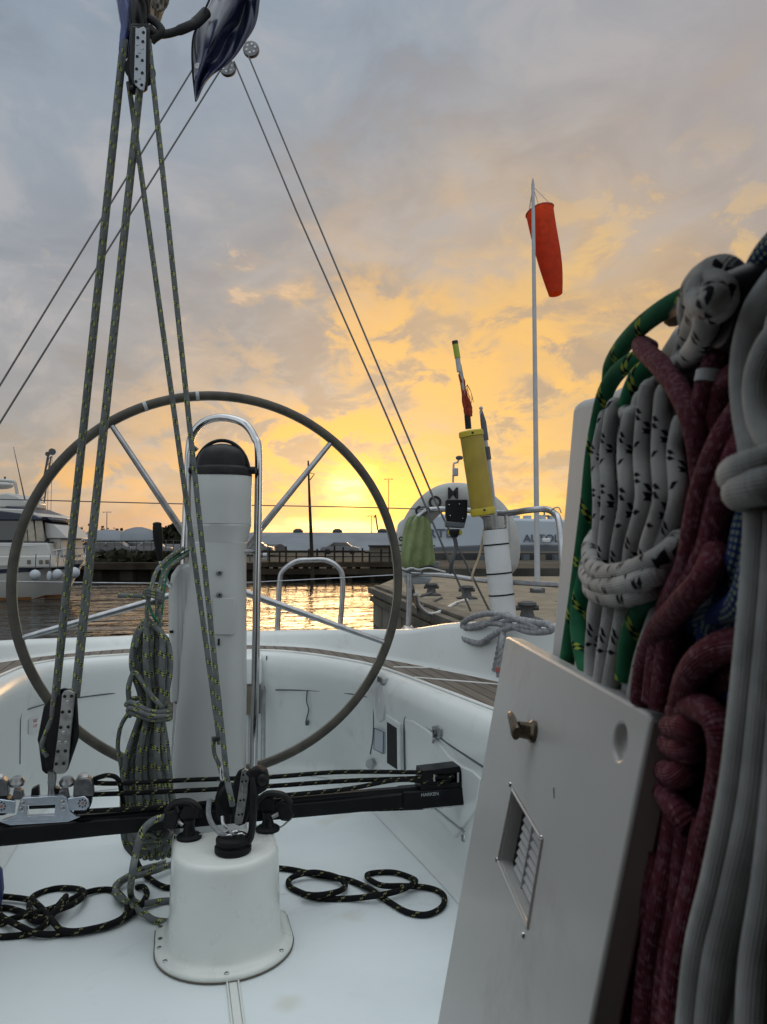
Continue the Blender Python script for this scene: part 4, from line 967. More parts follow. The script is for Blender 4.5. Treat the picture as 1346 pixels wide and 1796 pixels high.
MB().lathe([(.0, 0), (.044, 0), (.049, .004), (.050, .022), (.048, .024)], t0-ax*.004, ax, 30).build('top_cap', 'yellowcap', db, smooth=30)
MB().lathe([(.0, 0), (.044, 0), (.049, .004), (.050, .026), (.048, .030)], t1+ax*.004, -ax, 30).build('bottom_cap', 'yellowcap', db, smooth=30)
for q_, s_ in ((t0+ax*.012, 1), (t1-ax*.015, 1)): MB().lathe([(.0045, 0), (.0045, .002)], q_-FW*.0498, -FW, 10).build('rivet', 'hole', db)
MB().tube([P(822, 752, 3.02), P(820, 728, 3.02)], .0125, segs=14).build('shaft', 'black', db)
MB().tube([P(820, 730, 3.02), P(810, 662, 3.02), P(806, 640, 3.02)], .0085, segs=12).build('upper_shaft', 'steeldull', db)
MB().tube([P(806, 652, 3.02), P(803, 628, 3.02)], .0100, segs=14).build('reflective_band', 'tape', db)
MB().tube([P(803, 628, 3.02), P(799, 604, 3.02)], .0118, segs=14).build('green_band', 'limegreen', db)
MB().tube([P(799, 604, 3.02), P(798, 598, 3.02)], .0122, segs=14).build('tip', 'ink', db)
MB().tube([P(854, 906, 3.04), P(857, 932, 3.05)], .016, segs=16).build('lower_shaft', 'steeldull', db)
rg = []
rnd = random.Random(11)
for i, (px, w_, py) in enumerate(((808, 8, 657), (811, 10, 668), (813, 9, 680), (815, 11, 692), (818, 15, 704), (820, 17, 714), (821, 15, 722), (823, 13, 730))):
    c = P(px, py, 3.02); rg.append([c+RT*w_/2*3.02/F_PX*math.cos(2*math.pi*k/14)*rnd.uniform(.8, 1.2)+FW*w_/2*2.2/F_PX*math.sin(2*math.pi*k/14)*rnd.uniform(.8, 1.2) for k in range(14)])
MB().loft(rg).build('rag_flag', 'redrag', db)
fr_ = MB()
for i in range(16):
    x = rnd.uniform(812, 828); y = rnd.uniform(685, 722); fr_.tube(catmull([P(820, y-12, 3.0), P(x, y, 3.0), P(x+rnd.uniform(-2, 5), y+rnd.uniform(6, 22), 3.0)], 4), .0009, segs=4)
fr_.build('frayed_threads', 'redrag', db)
gp = thing('ensign_staff', 'grey furled staff standing behind the yellow danbuoy', 'pole', P(868, 930, 3.12))
MB().tube([P(844, 722, 3.12), P(856, 800, 3.12), P(866, 880, 3.12), P(872, 940, 3.12)], [.007, .009, .009, .010], segs=12).build('staff', 'paintpole', gp)
MB().tube([P(844, 720, 3.12), P(848, 740, 3.12), P(852, 772, 3.12)], [.006, .012, .013], segs=12).build('sleeve', 'shipgrey', gp)
MB().tube([P(854, 784, 3.12), P(857, 806, 3.12)], .0125, segs=12).build('wrap', 'shipgrey', gp)
MB().sphere(P(844, 716, 3.12), .008).build('finial', 'paintpole', gp)
ca = thing('cable', 'cream electric cable hanging beside the white pipe', 'cable', P(840, 960, 3.1))
MB().tube(catmull([P(850, 925, 3.1), P(846, 950, 3.1), P(841, 975, 3.1), P(830, 1004, 3.1), P(829, 1020, 3.12)], 6), .005, segs=8).build('sheath', 'cream', ca)
# horseshoe lifebuoy
HD = 3.42
lbuoy = thing('horseshoe_lifebuoy', 'white horseshoe lifebuoy with black lettering hung on the stern rail', 'lifebuoy', P(795, 1000, HD))
hc = catmull([P(722, 1010, HD), P(718, 975, HD), P(723, 935, HD), P(742, 900, HD), P(770, 876, HD), P(800, 869, HD), P(835, 876, HD), P(866, 898, HD), P(885, 930, HD), P(890, 970, HD), P(880, 1005, HD)], 10)
n = len(hc); MB().tube(hc, [.058*min(1, .72+.06*min(i, n-1-i)) for i in range(n)], segs=24, sq=(FW, .75)).build('cover', 'buoy', lbuoy)
MB().tube([p+UP*.0-FW*.041 for p in hc], .0022, segs=5).build('piping', 'shipgrey', lbuoy)
tx = MB()
def hletter(ch, px, py, ang, size, d=.047):
    xd = RT*math.cos(ang)+UP*math.sin(ang); yd = UP*math.cos(ang)-RT*math.sin(ang); tx.text(ch, size, P(px, py, HD-d), xd, yd, .001, .95, .0016)
hletter('M', 795, 866, 0, .070); hletter('O', 764, 882, .42, .078); hletter('C', 737, 898, .75, .060, .044)
for i, ch in enumerate('OTTO'): hletter(ch, 703.5, 945+i*11, -math.pi/2+.06, .026, .036)
tx.build('lettering', 'ink', lbuoy, smooth=0)
MB().tube(catmull([P(728, 893, 3.34), P(745, 889, 3.34), P(754, 893, 3.34), P(748, 897, 3.34)], 4), .003, segs=6).build('lashing', 'ink', lbuoy)
# hi-vis cloth over the left leg
cl = thing('hiviz_cloth', 'pale green yellow cloth bag tied over the left leg of the lifebuoy', 'cloth bag', P(735, 1000, HD-.06))
Lc = [(716, 900), (708, 930), (704, 960), (703, 985), (703, 999)]; Rc = [(752, 900), (757, 930), (761, 960), (764, 980), (765, 998)]
rg = []
for (lx, ly), (rx_, ry) in zip(Lc, Rc):
    a, b = P(lx, ly, HD-.055), P(rx_, ry, HD-.055); c = (a+b)/2; h = (b-a)/2
    rg.append([c+h*math.cos(t_)*(1+.05*math.sin(ly*.13))+FW*.035*math.sin(t_)*(1+.45*math.sin(9*t_+ly*.06)+.2*math.sin(4*t_-ly*.09)) for t_ in [2*math.pi*k/48 for k in range(48)]])
MB().loft(rg).build('bag', 'hiviz', cl, smooth=70, sub=1)
MB().tube(catmull([P(702, 995, HD-.10), P(712, 1002, HD-.10), P(730, 999, HD-.10), P(745, 994, HD-.10), P(757, 993, HD-.10), P(767, 999, HD-.09)], 6), .0042, segs=8).build('drawstring_hem', 'ink', cl)
# light unit
lu = thing('lifebuoy_light', 'dark boxy lifebuoy light with yellow collar hanging by the danbuoy', 'light', P(800, 940, 3.1))
MB().prism(pxs([(783, 876), (821, 876), (820, 905), (815, 923), (787, 921), (783, 905)], 3.08), FW*.06).build('housing', 'brownboard' if 0 else 'rubber', lu, bevel=.006, bseg=3)
MB().prism(pxs([(782, 914), (816, 917), (815, 926), (783, 924)], 3.07), FW*.07).build('bracket', 'shipgrey', lu, bevel=.004)
MB().lathe([(.022, 0), (.030, .01), (.030, .02), (.02, .026)], P(798, 928, 3.1), -UP, 18).build('collar', 'yellowcap', lu)
MB().lathe([(.020, 0), (.022, .014), (.014, .032), (.010, .034)], P(797, 928, 3.08), -UP, 18).build('lens', 'black', lu)
for x, y in ((788, 885), (806, 884), (812, 909), (790, 904)): MB().lathe([(.0022, 0), (.0022, .002)], P(x, y, 3.079), -FW, 8).build('screw', 'steel', lu)
MB().tube(catmull([P(797, 940, 3.08), P(800, 960, 3.1), P(793, 985, 3.1), P(790, 1004, 3.15)], 5), .009, segs=8).build('tether', 'shipgrey', lu)
# little GPS antenna
ga = thing('gps_antenna', 'small white antenna on a crooked stalk above the lifebuoy', 'antenna', P(795, 845, 3.2))
MB().tube([P(795, 846, 3.2), P(796, 815, 3.2), P(797, 812, 3.2), P(803, 811, 3.2), P(805, 806, 3.2)], .0045, segs=8).build('stalk', 'steel2', ga)
MB().box(P(799, 828, 3.19), (.022, .02, .034)).build('box', 'shipwhite', ga, bevel=.004)
MB().lathe([(.012, 0), (.015, .004), (.015, .012), (.006, .016)], P(806, 806, 3.2), UP, 16).build('dome', 'shipgrey', ga)
# clutter on the mid bar
for k, (pts, r) in enumerate((([(704, 996), (712, 999), (722, 996), (735, 999), (752, 996), (770, 1000), (782, 1003)], .0035), ([(706, 1000), (716, 1004), (728, 1001), (742, 1005), (730, 1008), (712, 1003)], .0030))):
    tag(MB().tube(catmull(pxs(pts, 3.26+.02*k), 5), r, segs=7).build('lashing_cord', ('pipe', 'shipgrey')[k]), ('pale cord wound along the middle bar under the green bag', 'grey cord knotted round the rail post under the green bag')[k], 'cord')
tag(MB().prism(pxs([(706, 1008), (760, 1012), (752, 1024), (712, 1026)], 3.4), FW*.06).build('rail_bag', 'shipwhite', bevel=.012), 'folded grey pouch slung under the middle rail bar', 'pouch')
# three strand mooring rope flaked on the quarter
RZ = 3.0
def RP(x, y, d=0): return P(x, y, 2.78-(x-810)*.0032+d*.25)
lr = [(868, 1180, .10), (874, 1150, .07), (880, 1120, .02), (882, 1100, -.02), (900, 1090, -.04), (940, 1096, -.1), (965, 1100, -.15), (965, 1110, -.15), (930, 1112, -.1), (890, 1100, -.03), (855, 1097, 0), (830, 1102, .02), (812, 1110, .03), (815, 1124, 0), (840, 1132, -.02), (862, 1120, -.03), (885, 1108, -.05), (915, 1102, -.08), (945, 1108, -.12), (930, 1098, -.1), (895, 1086, -.05), (860, 1080, 0), (830, 1086, .02), (812, 1098, .03), (820, 1106, .02), (850, 1100, 0), (870, 1088, -.02), (890, 1082, -.04)]
lp = [RP(x, y-4, d) for x, y, d in lr]
mo = thing('laid_rope', 'grey three strand rope flaked on the right stern coaming with its tail hanging', 'rope', RP(880, 1110))
MB().tube(catmull(lp, 22), .0108, segs=20, lay=95).build('strand', 'r_lay', mo, smooth=80)
MB().tube(catmull([P(884, 1108, 2.53), P(880, 1130, 2.50), P(877, 1160, 2.50), P(875, 1188, 2.50)], 20), .0100, segs=20, lay=95).build('tail', 'r_lay', mo, smooth=80)
MB().tube([P(875, 1170, 2.50), P(875, 1178, 2.50)], .0112, segs=14).build('whipping', 'redink', mo)

# ================================================================== TRAVELLER
TY = 2.06
tr = thing('mainsheet_traveller', 'black traveller beam with rope control lines spanning the cockpit', 'traveller', (.1, TY, .2))
def TP(px, py, off=0): return PY(px, py, TY-off)
x0, x1 = -1.0, .800
zt_, zb_ = .278, .238
MB().prism([(x0, TY-.025, zb_), (x0, TY+.03, zb_), (x0, TY+.03, zt_), (x0, TY+.012, zt_), (x0, TY+.010, zt_+.010), (x0, TY-.012, zt_+.010), (x0, TY-.014, zt_), (x0, TY-.025, zt_-.004)], (x1-x0, 0, 0)).build('beam', 'beam', tr, bevel=.0025)
MB().prism([(x1-.20, TY-.032, zb_-.004), (x1-.20, TY+.036, zb_-.004), (x1-.20, TY+.036, zt_+.004), (x1-.20, TY-.032, zt_+.004)], (.203, 0, 0)).build('end_fitting', 'beam', tr, bevel=.003)
# end sheave box
cutx = MB().box((x1-.075, TY-.02, zt_+.032), (.085, .05, .026))
eb = MB().prism([(x1-.15, TY-.028, zt_+.005), (x1-.02, TY-.028, zt_+.005), (x1-.035, TY-.028, zt_+.062), (x1-.145, TY-.028, zt_+.058)], (0, .056, 0)).build('end_block', 'beam', tr, bevel=.004, cut=cutx)
for dz in (.022, .038): MB().lathe([(.018, 0), (.018, .010)], (x1-.075, TY-.0, zt_+dz-.004), UP, 16).build('sheave', 'black', eb)
for dx in (-.035, .035): MB().tube([(x1-.075+dx, TY-.024, zt_+.018), (x1-.075+dx, TY-.024, zt_+.046)], .004, segs=8).build('pin', 'steel', eb)
MB().text('HARKEN', .013, (x1-.125, TY-.0335, zt_-.006), V((1, 0, 0)), UP, .0004).build('lettering', 'tape', tr, smooth=0)
# bracket
MB().prism([(x1-.012, TY-.022, zb_-.135), (x1-.012, TY+.022, zb_-.135), (x1-.012, TY+.022, zb_-.004), (x1-.012, TY-.022, zb_-.004)], (.008, 0, 0)).build('bracket_plate', 'steel2', tr, bevel=.001)
MB().prism([(x1-.14, TY-.02, zb_-.0095), (x1-.14, TY+.02, zb_-.0095), (x1-.14, TY+.02, zb_-.0045), (x1-.14, TY-.02, zb_-.0045)], (.13, 0, 0)).build('bracket_foot', 'steel2', tr)
MB().tube([(x1-.105, TY-.012, zb_-.012), (x1-.018, TY-.012, zb_-.085)], .0035, segs=8).build('bracket_strut', 'steel2', tr)
for z in (-.035, -.105): MB().lathe([(.011, 0), (.011, .007), (.006, .010)], (x1-.012, TY-.002, zb_+z), V((-1, -.6, 0)), 14).build('bracket_bolt', 'steel', tr)
for x in (-.06, -.085, -.115): MB().lathe([(.006, 0), (.006, .005)], (x1+x, TY-.008, zb_-.010), -UP, 12).build('bracket_nut', 'steel', tr)
# control lines
def cline(pts, r=.0060, name='control_line', m='r_black'): return MB().tube(catmull(pts, 12), r, segs=12).build(name, m, tr)
e0 = (x1-.13, TY-.018, zt_+.050); e1 = (x1-.13, TY-.020, zt_+.036); e2 = (x1-.10, TY-.026, zt_+.020)
cline([TP(150, 1372), TP(205, 1374), TP(330, 1368), TP(470, 1363), TP(600, 1354), V(e0), V((x1-.05, TY-.02, zt_+.048))])
cline([TP(150, 1394), TP(300, 1388), TP(470, 1379), TP(600, 1370), V(e1), V((x1-.05, TY-.024, zt_+.034))])
cline([TP(130, 1424, .02), TP(300, 1414, .02), TP(440, 1400, .02), TP(600, 1385, .02), TP(700, 1368, .02), V(e2), V((x1-.06, TY-.026, zt_+.030))])
cline([TP(165, 1366), TP(190, 1360, .01), TP(208, 1368, .01), TP(215, 1400, -.035), TP(219, 1440, -.05)])
cline([TP(-120, 1492, -.02), TP(0, 1480, -.02), TP(120, 1468, -.02), TP(300, 1448, -.03)])
cline([TP(560, 1424, -.01), TP(700, 1420, -.01), TP(745, 1418, -.01)], .003)
# car
car_ = thing('traveller_car', 'polished traveller car with twin control blocks left of the coil', 'traveller car', PY(80, 1410, TY))
def C(px, py, off): return PY(px, py, TY-off)
def cpr(pts, o0, o1, mt, name, bev=.002, par=None): return MB().prism([C(x, y, o0) for x, y in pts], V((0, -(o1-o0), 0))).build(name, mt, par or car_, bevel=bev)
cutc = MB().prism([C(x, y, .0) for x, y in [(52, 1404), (102, 1402), (100, 1420), (54, 1422)]], V((0, -.08, 0)))
MB().prism([C(x, y, .025) for x, y in [(5, 1436), (30, 1428), (38, 1400), (42, 1396), (112, 1392), (118, 1396), (124, 1420), (138, 1430), (118, 1432)]], V((0, -.016, 0))).build('saddle', 'alulight', car_, bevel=.003, cut=cutc)
cpr([(-5, 1438), (20, 1434), (120, 1430), (142, 1431), (120, 1440), (20, 1446)], .026, .034, 'alulight', 'runner')
MB().tube([C(52, 1414, .02), C(100, 1412, .02)], .007, segs=12).build('axle', 'black', car_)
MB().tube([C(80, 1407, .03), C(96, 1406, .03)], .0035, segs=8).build('clevis_pin', 'steel', car_)
for (x, y) in ((41, 1409), (38, 1420), (111, 1407), (111, 1418)): MB().lathe([(.0065, 0), (.0065, .002), (.005, .003)], C(x, y, .041), V((0, -1, 0)), 12).build('screw', 'steel2', car_)
for sx, (cx_, cy_) in ((-1, (5, 1414)), (1, (143, 1409))):
    bp = [(cx_-24*(1 if sx > 0 else -1)*1, cy_-10), (cx_+6*sx, cy_-14), (cx_+13*sx, cy_-8), (cx_+15*sx, cy_+2), (cx_+9*sx, cy_+11), (cx_-22*sx, cy_+12)]
    b = cpr(bp if sx > 0 else bp, .030, .036, 'alulight', 'block_cheek', .002)
    for k in range(8):
        a = k*math.pi/4; MB().lathe([(.0019, 0), (.0019, .0012)], C(cx_+6.5*math.cos(a)+2*sx, cy_+6.5*math.sin(a), .0362), V((0, -1, 0)), 8).build('drain_hole', 'hole', b)
    MB().lathe([(.0035, 0), (.003, .002)], C(cx_+2*sx, cy_, .0362), V((0, -1, 0)), 10).build('centre_pin', 'redink', b)
    MB().lathe([(.022, 0), (.022, .030)], C(cx_+1*sx, cy_, .029), V((0, 1, 0)), 20).build('sheave_body', 'black', car_)
    # cam cleat tower
    q_ = (cx_+5*sx, 1380)
    cpr([(q_[0]-17, 1392), (q_[0]-16, 1368), (q_[0]-9, 1360), (q_[0]+9, 1358), (q_[0]+17, 1366), (q_[0]+19, 1390)], .0, .030, 'alu', 'cam_housing', .003)
    MB().lathe([(.012, 0), (.012, .006), (.004, .008)], C(q_[0]-2, 1364, .015), V((0, -.5, 1)), 16).build('cam_cap', 'steeldull', car_)
    MB().lathe([(.017, 0), (.019, .008), (.012, .018)], C(q_[0]-30*sx, 1376, .012), V((0, -.2, 1)), 16).build('cam', 'steeldull', car_)
    cpr([(q_[0]-24*sx, 1398), (q_[0]-45*sx, 1398), (q_[0]-42*sx, 1382), (q_[0]-28*sx, 1378)], .005, .028, 'alu', 'cam_base', .003)
cpr([(56, 1402), (58, 1380), (70, 1374), (72, 1402)], .0, .02, 'black', 'stand_up_spring'); cpr([(96, 1400), (96, 1376), (106, 1380), (108, 1400)], .0, .02, 'black', 'stand_up_spring')
MB().tube([C(92, 1402, .02), C(91, 1384, .02), C(92, 1366, .02)], [.012, .008, .010], segs=14).build('swivel_post', 'steeldull', car_)
MB().lathe([(.009, 0), (.009, .004)], C(91, 1371, .032), V((0, -1, 0)), 14).build('shackle_pin', 'steel2', car_)

# ================================================================== SHEET BLOCKS
def pplate(pts, D, th, mt, name, par, bev=.002, seg=2): return MB().prism(pxs(pts, D), FW*th).build(name, mt, par, bevel=bev, bseg=seg)
lb_ = thing('mainsheet_block', 'black triple mainsheet block with pierced metal strap on the traveller car', 'block', P(95, 1360, 1.8900))
pplate([(96, 1212), (112, 1207), (122, 1210), (118, 1280), (98, 1359), (80, 1358), (73, 1352), (67, 1306), (65, 1298), (76, 1240)], 1.9300, .012, 'black', 'rear_cheek', lb_, .004, 3)
pplate([(110, 1212), (120, 1208), (133, 1212), (137, 1290), (135, 1300), (118, 1350), (113, 1357), (94, 1358)], 1.8700, .012, 'black', 'front_cheek', lb_, .004, 3)
pplate([(98, 1222), (116, 1214), (120, 1290), (104, 1350), (80, 1350), (74, 1300)], 1.9020, .010, 'black', 'middle_cheek', lb_, .004)
for D, c in ((1.9150, (98, 1300)), (1.8850, (106, 1297))): MB().lathe([(.036, 0), (.030, .008), (.036, .016)], P(*c, D-.006), FW, 28).build('sheave', 'rubber', lb_)
st_ = MB().prism(pxs([(109, 1217), (113, 1212), (121, 1210), (129, 1213), (131, 1219), (119, 1345), (113, 1357), (100, 1358), (93, 1352), (104, 1270)], 1.8600), FW*.006).build('strap', 'steeldull', lb_, bevel=.0015)
for x, y in ((114, 1221.5), (126, 1221), (110, 1249), (122, 1248), (107, 1276), (120, 1275), (102, 1318), (115, 1317), (99, 1340), (112, 1339)): MB().lathe([(.0040, 0), (.0040, .0010)], P(x, y, 1.8598), -FW, 12).build('hole', 'hole', st_)
for x, y in ((119, 1231), (112, 1285), (105, 1302), (116, 1302)): MB().sphere(P(x, y, 1.8600), (.0040, .0018, .0040)).build('rivet', 'steel2', st_)
MB().tube([P(92, 1352, 1.8900), P(92, 1368, 1.8900)], .010, segs=12).build('swivel', 'steeldull', lb_)
ub = thing('mainsheet_block', 'upper mainsheet block with pale pierced strap under the boom', 'block', P(243, 100, 1.80))
pplate([(229, 40), (262, 40), (264, 70), (262, 120), (257, 156), (248, 160), (236, 162), (226, 150), (222, 120), (226, 70)], 1.83, .012, 'black', 'rear_cheek', ub, .004, 3)
pplate([(230, 44), (262, 48), (262, 120), (256, 157), (246, 157), (232, 148), (226, 120)], 1.78, .010, 'black', 'front_cheek', ub, .004, 3)
MB().lathe([(.034, 0), (.028, .014), (.034, .028)], P(243, 118, 1.795), FW, 28).build('sheave', 'rubber', ub)
MB().sphere(P(235, 158, 1.80), (.012, .012, .010)).build('becket', 'black', ub)
st_ = MB().prism(pxs([(238, 47), (242, 50), (252, 46), (256, 50), (255, 140), (252, 158), (246, 157), (237, 148), (235, 140)], 1.772), FW*.006).build('strap', 'shipwhite', ub, bevel=.0015)
for x, y in ((252, 57), (242, 66), (251, 73), (241, 99), (250, 106), (240, 121), (250, 128), (239, 143), (249, 149)): MB().lathe([(.0036, 0), (.0036, .0010)], P(x, y, 1.7718), -FW, 12).build('hole', 'hole', st_)
for x, y in ((241, 78), (250, 85), (245, 92), (245, 137)): MB().lathe([(.0030, 0), (.0026, .0010)], P(x, y, 1.7718), -FW, 10).build('rivet', 'steeldull', st_)
# boom end gear and sail cover above
sc = thing('sail_cover', 'glossy navy sail cover flap hanging from the boom top of picture', 'sail cover', P(390, 0, 1.9))
def cloth(L_, R_c, D, fold, amp, name, mt, par, nu=40, nv=48, ph=0, th=.004):
    Ls, Rs = catmull(L_+[] if False else [V((x, y, 0)) for x, y in L_], 8), catmull([V((x, y, 0)) for x, y in R_c], 8)
    def samp(s, t):
        f = t*(len(s)-1); i = min(int(f), len(s)-2); return s[i].lerp(s[i+1], f-i)
    vs = []; fs = []
    for j in range(nv+1):
        t = j/nv; a, b = samp(Ls, t), samp(Rs, t)
        for i in range(nu+1):
            s = i/nu; q = a.lerp(b, s); d = amp*.28*math.sin(s*13+t*9+3*math.sin(t*5))*math.sin(t*11+s*4)+amp*.16*math.sin(s*31-t*17+2*math.sin(s*6))+math.sin(s*fold*math.pi+ph+t*2.1)*amp*(1-.5*t)+math.sin(s*math.pi)*-amp*1.2+.3*amp*math.sin(t*7+s*5)
            vs.append(P(q.x, q.y, D+d))
    for j in range(nv):
        for i in range(nu): k = j*(nu+1)+i; fs.append((k, k+1, k+nu+2, k+nu+1))
    m = MB(); m.add(vs, fs); return m.build(name, mt, par, smooth=80, solid=th, sub=1)
cloth([(400, -90), (385, -30), (372, 0), (350, 40), (339, 70), (337, 100), (339, 140), (344, 176)], [(470, -90), (462, -30), (456, 0), (450, 40), (430, 75), (405, 108), (365, 140), (345, 177)], 1.95, 3.2, .028, 'flap', 'navy', sc)
MB().lathe([(.008, 0), (.008, .002), (.004, .002)], P(347, 116, 1.915), -FW, 16).build('eyelet', 'steeldull', sc)
MB().tube(catmull([P(372, -10, 1.9), P(352, 35, 1.9), P(339, 68, 1.9), P(338, 120, 1.92), P(344, 178, 1.94)], 6), .0028, segs=6).build('piping', 'blackcloth', sc)
MB().tube(catmull([P(262, 50, 1.86), P(275, 60, 1.86), P(300, 58, 1.87), P(330, 47, 1.88), P(346, 38, 1.9), P(362, 22, 1.92)], 6), [.011]*7+[.010]*8+[.012]*8+[.014]*8, segs=12).build('strap', 'blackcloth', sc)
MB().tube(catmull([P(262, 32, 1.86), P(276, 42, 1.86), P(284, 56, 1.86), P(270, 68, 1.86), P(266, 72, 1.86)], 5), .010, segs=12).build('strap_end', 'blackcloth', sc)
bh = thing('boom_cover', 'navy and black cover wrapped round the boom end above the block', 'boom cover', P(235, 0, 1.88))
cloth([(205, -80), (205, -20), (208, 10), (213, 45), (209, 80), (212, 110)], [(245, -80), (250, -20), (250, 10), (245, 45), (240, 60), (228, 100)], 1.90, 2.2, .020, 'blue_panel', 'navyb', bh, ph=1)
cloth([(222, -80), (224, -20), (226, 10), (226, 50), (230, 62)], [(266, -80), (265, -20), (264, 10), (262, 40), (256, 56)], 1.87, 1.4, .018, 'black_panel', 'blackcloth', bh, ph=2)
cloth([(202, -80), (203, -20), (206, 5), (212, 40)], [(214, -80), (213, -20), (213, 5), (214, 42)], 1.93, 1, .005, 'grey_lining', 'shipwhite', bh)
tb_ = thing('tail_strap', 'folded cream sail cloth at the boom end beside the black strap', 'sail cloth', P(275, 0, 1.95))
cloth([(262, -60), (262, -10), (263, 15), (266, 38)], [(300, -60), (298, -10), (292, 10), (279, 43)], 1.97, 1.5, .015, 'fold', 'cream', tb_)
cloth([(262, -60), (268, -10), (266, 8), (272, 18)], [(302, -60), (298, -5), (292, 14), (282, 22)], 1.94, 1.2, .012, 'under_fold', 'brownboard', tb_)

# ================================================================== MAINSHEET
mss = thing('mainsheet', 'grey flecked mainsheet falls running from the boom block to deck blocks', 'rope', P(243, 160, 1.8))
def fall(a, Da, b, Db, name='fall', r=.0065, mid=None, m='r_grey'):
    pts = [P(*a, Da)]+([P(*mid[0], mid[1])] if mid else [])+[P(*b, Db)]
    n = 60; path = [pts[0].lerp(pts[-1], i/n) for i in range(n+1)]
    if mid: path = catmull(pts, 24)
    return MB().tube(path, r, segs=14).build(name, m, mss)
fall((213, 95), 1.79, (91, 1262), 1.905); fall((220, 70), 1.82, (100, 1225), 1.925)
fall((244, 152), 1.79, (130, 1215), 1.87); fall((248, 150), 1.82, (136, 1222), 1.91)
fall((226, 145), 1.83, (386, 1305), 1.84); fall((261, 70), 1.79, (399, 1370), 1.80)
MB().tube(catmull([P(91, 1262, 1.905), P(80, 1290, 1.90), P(74, 1310, 1.90), P(84, 1326, 1.905)], 8), .0068, segs=12).build('turn', 'r_grey', mss)
MB().tube(catmull([P(399, 1370, 1.80), P(404, 1392, 1.79), P(408, 1412, 1.80)], 8), .0068, segs=12).build('turn', 'r_grey', mss)
MB().tube(catmull([P(375, 1292, 1.84), P(376, 1320, 1.84), P(384, 1340, 1.85), P(388, 1356, 1.85)], 8), .0050, segs=12).build('splice_tail', 'r_grey', mss)
MB().tube([P(380, 1293, 1.835), P(381, 1299, 1.835)], .010, segs=12).build('whipping', 'ink', mss)
MB().tube(catmull([P(387, 1345, 1.84), P(389, 1368, 1.85), P(394, 1362, 1.84), P(389, 1340, 1.84)], 6), .0028, segs=8, closed=False).build('becket_shackle', 'steel', mss)

# ================================================================== POD
pod = thing('mainsheet_pod', 'round white moulded pedestal under the mainsheet with screwed base flange', 'pod', (.105, 1.84, 0))
pcx, pcy = .118, 1.90
def dsh(r, z, back=.13, n=28, fr=1.0):
    o = []
    for k in range(n+1):
        a = math.pi+math.pi*k/n; o.append(V((pcx+r*math.cos(a), pcy+r*math.sin(a)*fr, z)))
    for k in range(1, 4): o.append(V((pcx+r, pcy+back*k/3-(.02 if k == 3 else 0), z)))
    o.append(V((pcx+r-.02, pcy+back, z))); o.append(V((pcx-r+.02, pcy+back, z)))
    for k in range(3, 0, -1): o.append(V((pcx-r, pcy+back*k/3-(.02 if k == 3 else 0), z)))
    return o
cut_r = lambda *a: None
PH = .235
MB().loft([dsh(.160, .0005), dsh(.161, .010), dsh(.158, .015), dsh(.148, .018), dsh(.138, .021), dsh(.133, .030), dsh(.1305, .045), dsh(.128, .12, .115), dsh(.1255, PH-.020, .11), dsh(.1235, PH-.010, .108), dsh(.119, PH-.003, .104), dsh(.112, PH, .10)]).build('moulding', 'gel_pod', pod, smooth=60)
MB().loft([dsh(.1625, .0045), dsh(.1635, .006), dsh(.1625, .0015)]).build('bedding_sealant', 'brownboard', pod, smooth=0)
for a in (180, 205, 268, 325): 
    r_ = .150; p = V((pcx+r_*math.cos(rad(a)), pcy+r_*math.sin(rad(a)), .0165)); s = MB().lathe([(.0055, 0), (.0055, .002), (.004, .003)], p, UP, 14).build('screw', 'steel2', pod); MB().box(p+V((0, 0, .0032)), (.006, .0012, .0006)).build('slot', 'hole', s)
for y in (.04, .10): MB().lathe([(.0055, 0), (.0055, .002)], (pcx-.149, pcy+y, .0175), UP, 14).build('screw', 'steel2', pod)

# swivel cam base on the pod
sw = thing('swivel_cam_base', 'black swivel base with tall cam cleat arm on the white pod', 'cam base', (.115, 1.77, PH))
sc0 = PZ(409, 1494, PH); 
MB().lathe([(.040, 0), (.043, .004), (.043, .014), (.036, .017), (.036, .020), (.040, .023), (.040, .033), (.034, .037)], sc0, UP, 36).build('turntable', 'rubber', sw, smooth=35)
SDp = (sc0-EYE).dot(FW)
MB().tube(catmull([P(420, 1478, SDp), P(438, 1470, SDp), P(444, 1440, SDp), P(446, 1400, SDp), P(446, 1368, SDp+.01), P(436, 1352, SDp+.015)], 6), [.016, .016, .016, .016, .015, .014, .013, .013, .012, .012, .012, .012, .012, .012, .012, .012, .012, .012, .013, .013, .014, .014, .014, .014, .014, .013, .012, .011, .010, .010, .010], segs=14, sq=(RT, .7)).build('arm', 'black', sw)
MB().prism(pxs([(438, 1352), (452, 1347), (466, 1354), (470, 1372), (468, 1386), (452, 1396), (440, 1394)], SDp+.0), FW*.035).build('cam_cleat', 'rubber', sw, bevel=.005, bseg=3)
MB().sphere(P(460, 1368, SDp-.002), (.012, .008, .014)).build('cam', 'black', sw)
for k, (x, y) in enumerate(((395, 1468), (404, 1462), (413, 1466))): MB().tube(catmull([P(x-8, y+4, SDp+.0), P(x, y-2, SDp-.02), P(x+14, y-4, SDp-.02), P(x+20, y+6, SDp)], 5), .0016, segs=6).build('spring', 'steel', sw)
MB().tube([P(407, 1482, SDp), P(407, 1456, SDp+.01)], .009, segs=12).build('eye_post', 'steel2', sw)
pb = thing('deck_block', 'black mainsheet block with pierced strap standing on the white pod', 'block', P(412, 1450, SDp+.05))
pplate([(411, 1366), (418, 1352), (430, 1347), (440, 1352), (444, 1380), (440, 1420), (430, 1446), (418, 1450), (408, 1430), (406, 1395)], SDp+.028, .010, 'black', 'front_cheek', pb, .004, 3)
pplate([(384, 1376), (392, 1360), (400, 1358), (404, 1380), (406, 1420), (404, 1446), (390, 1448), (378, 1430), (377, 1400)], SDp+.085, .010, 'black', 'rear_cheek', pb, .004, 3)
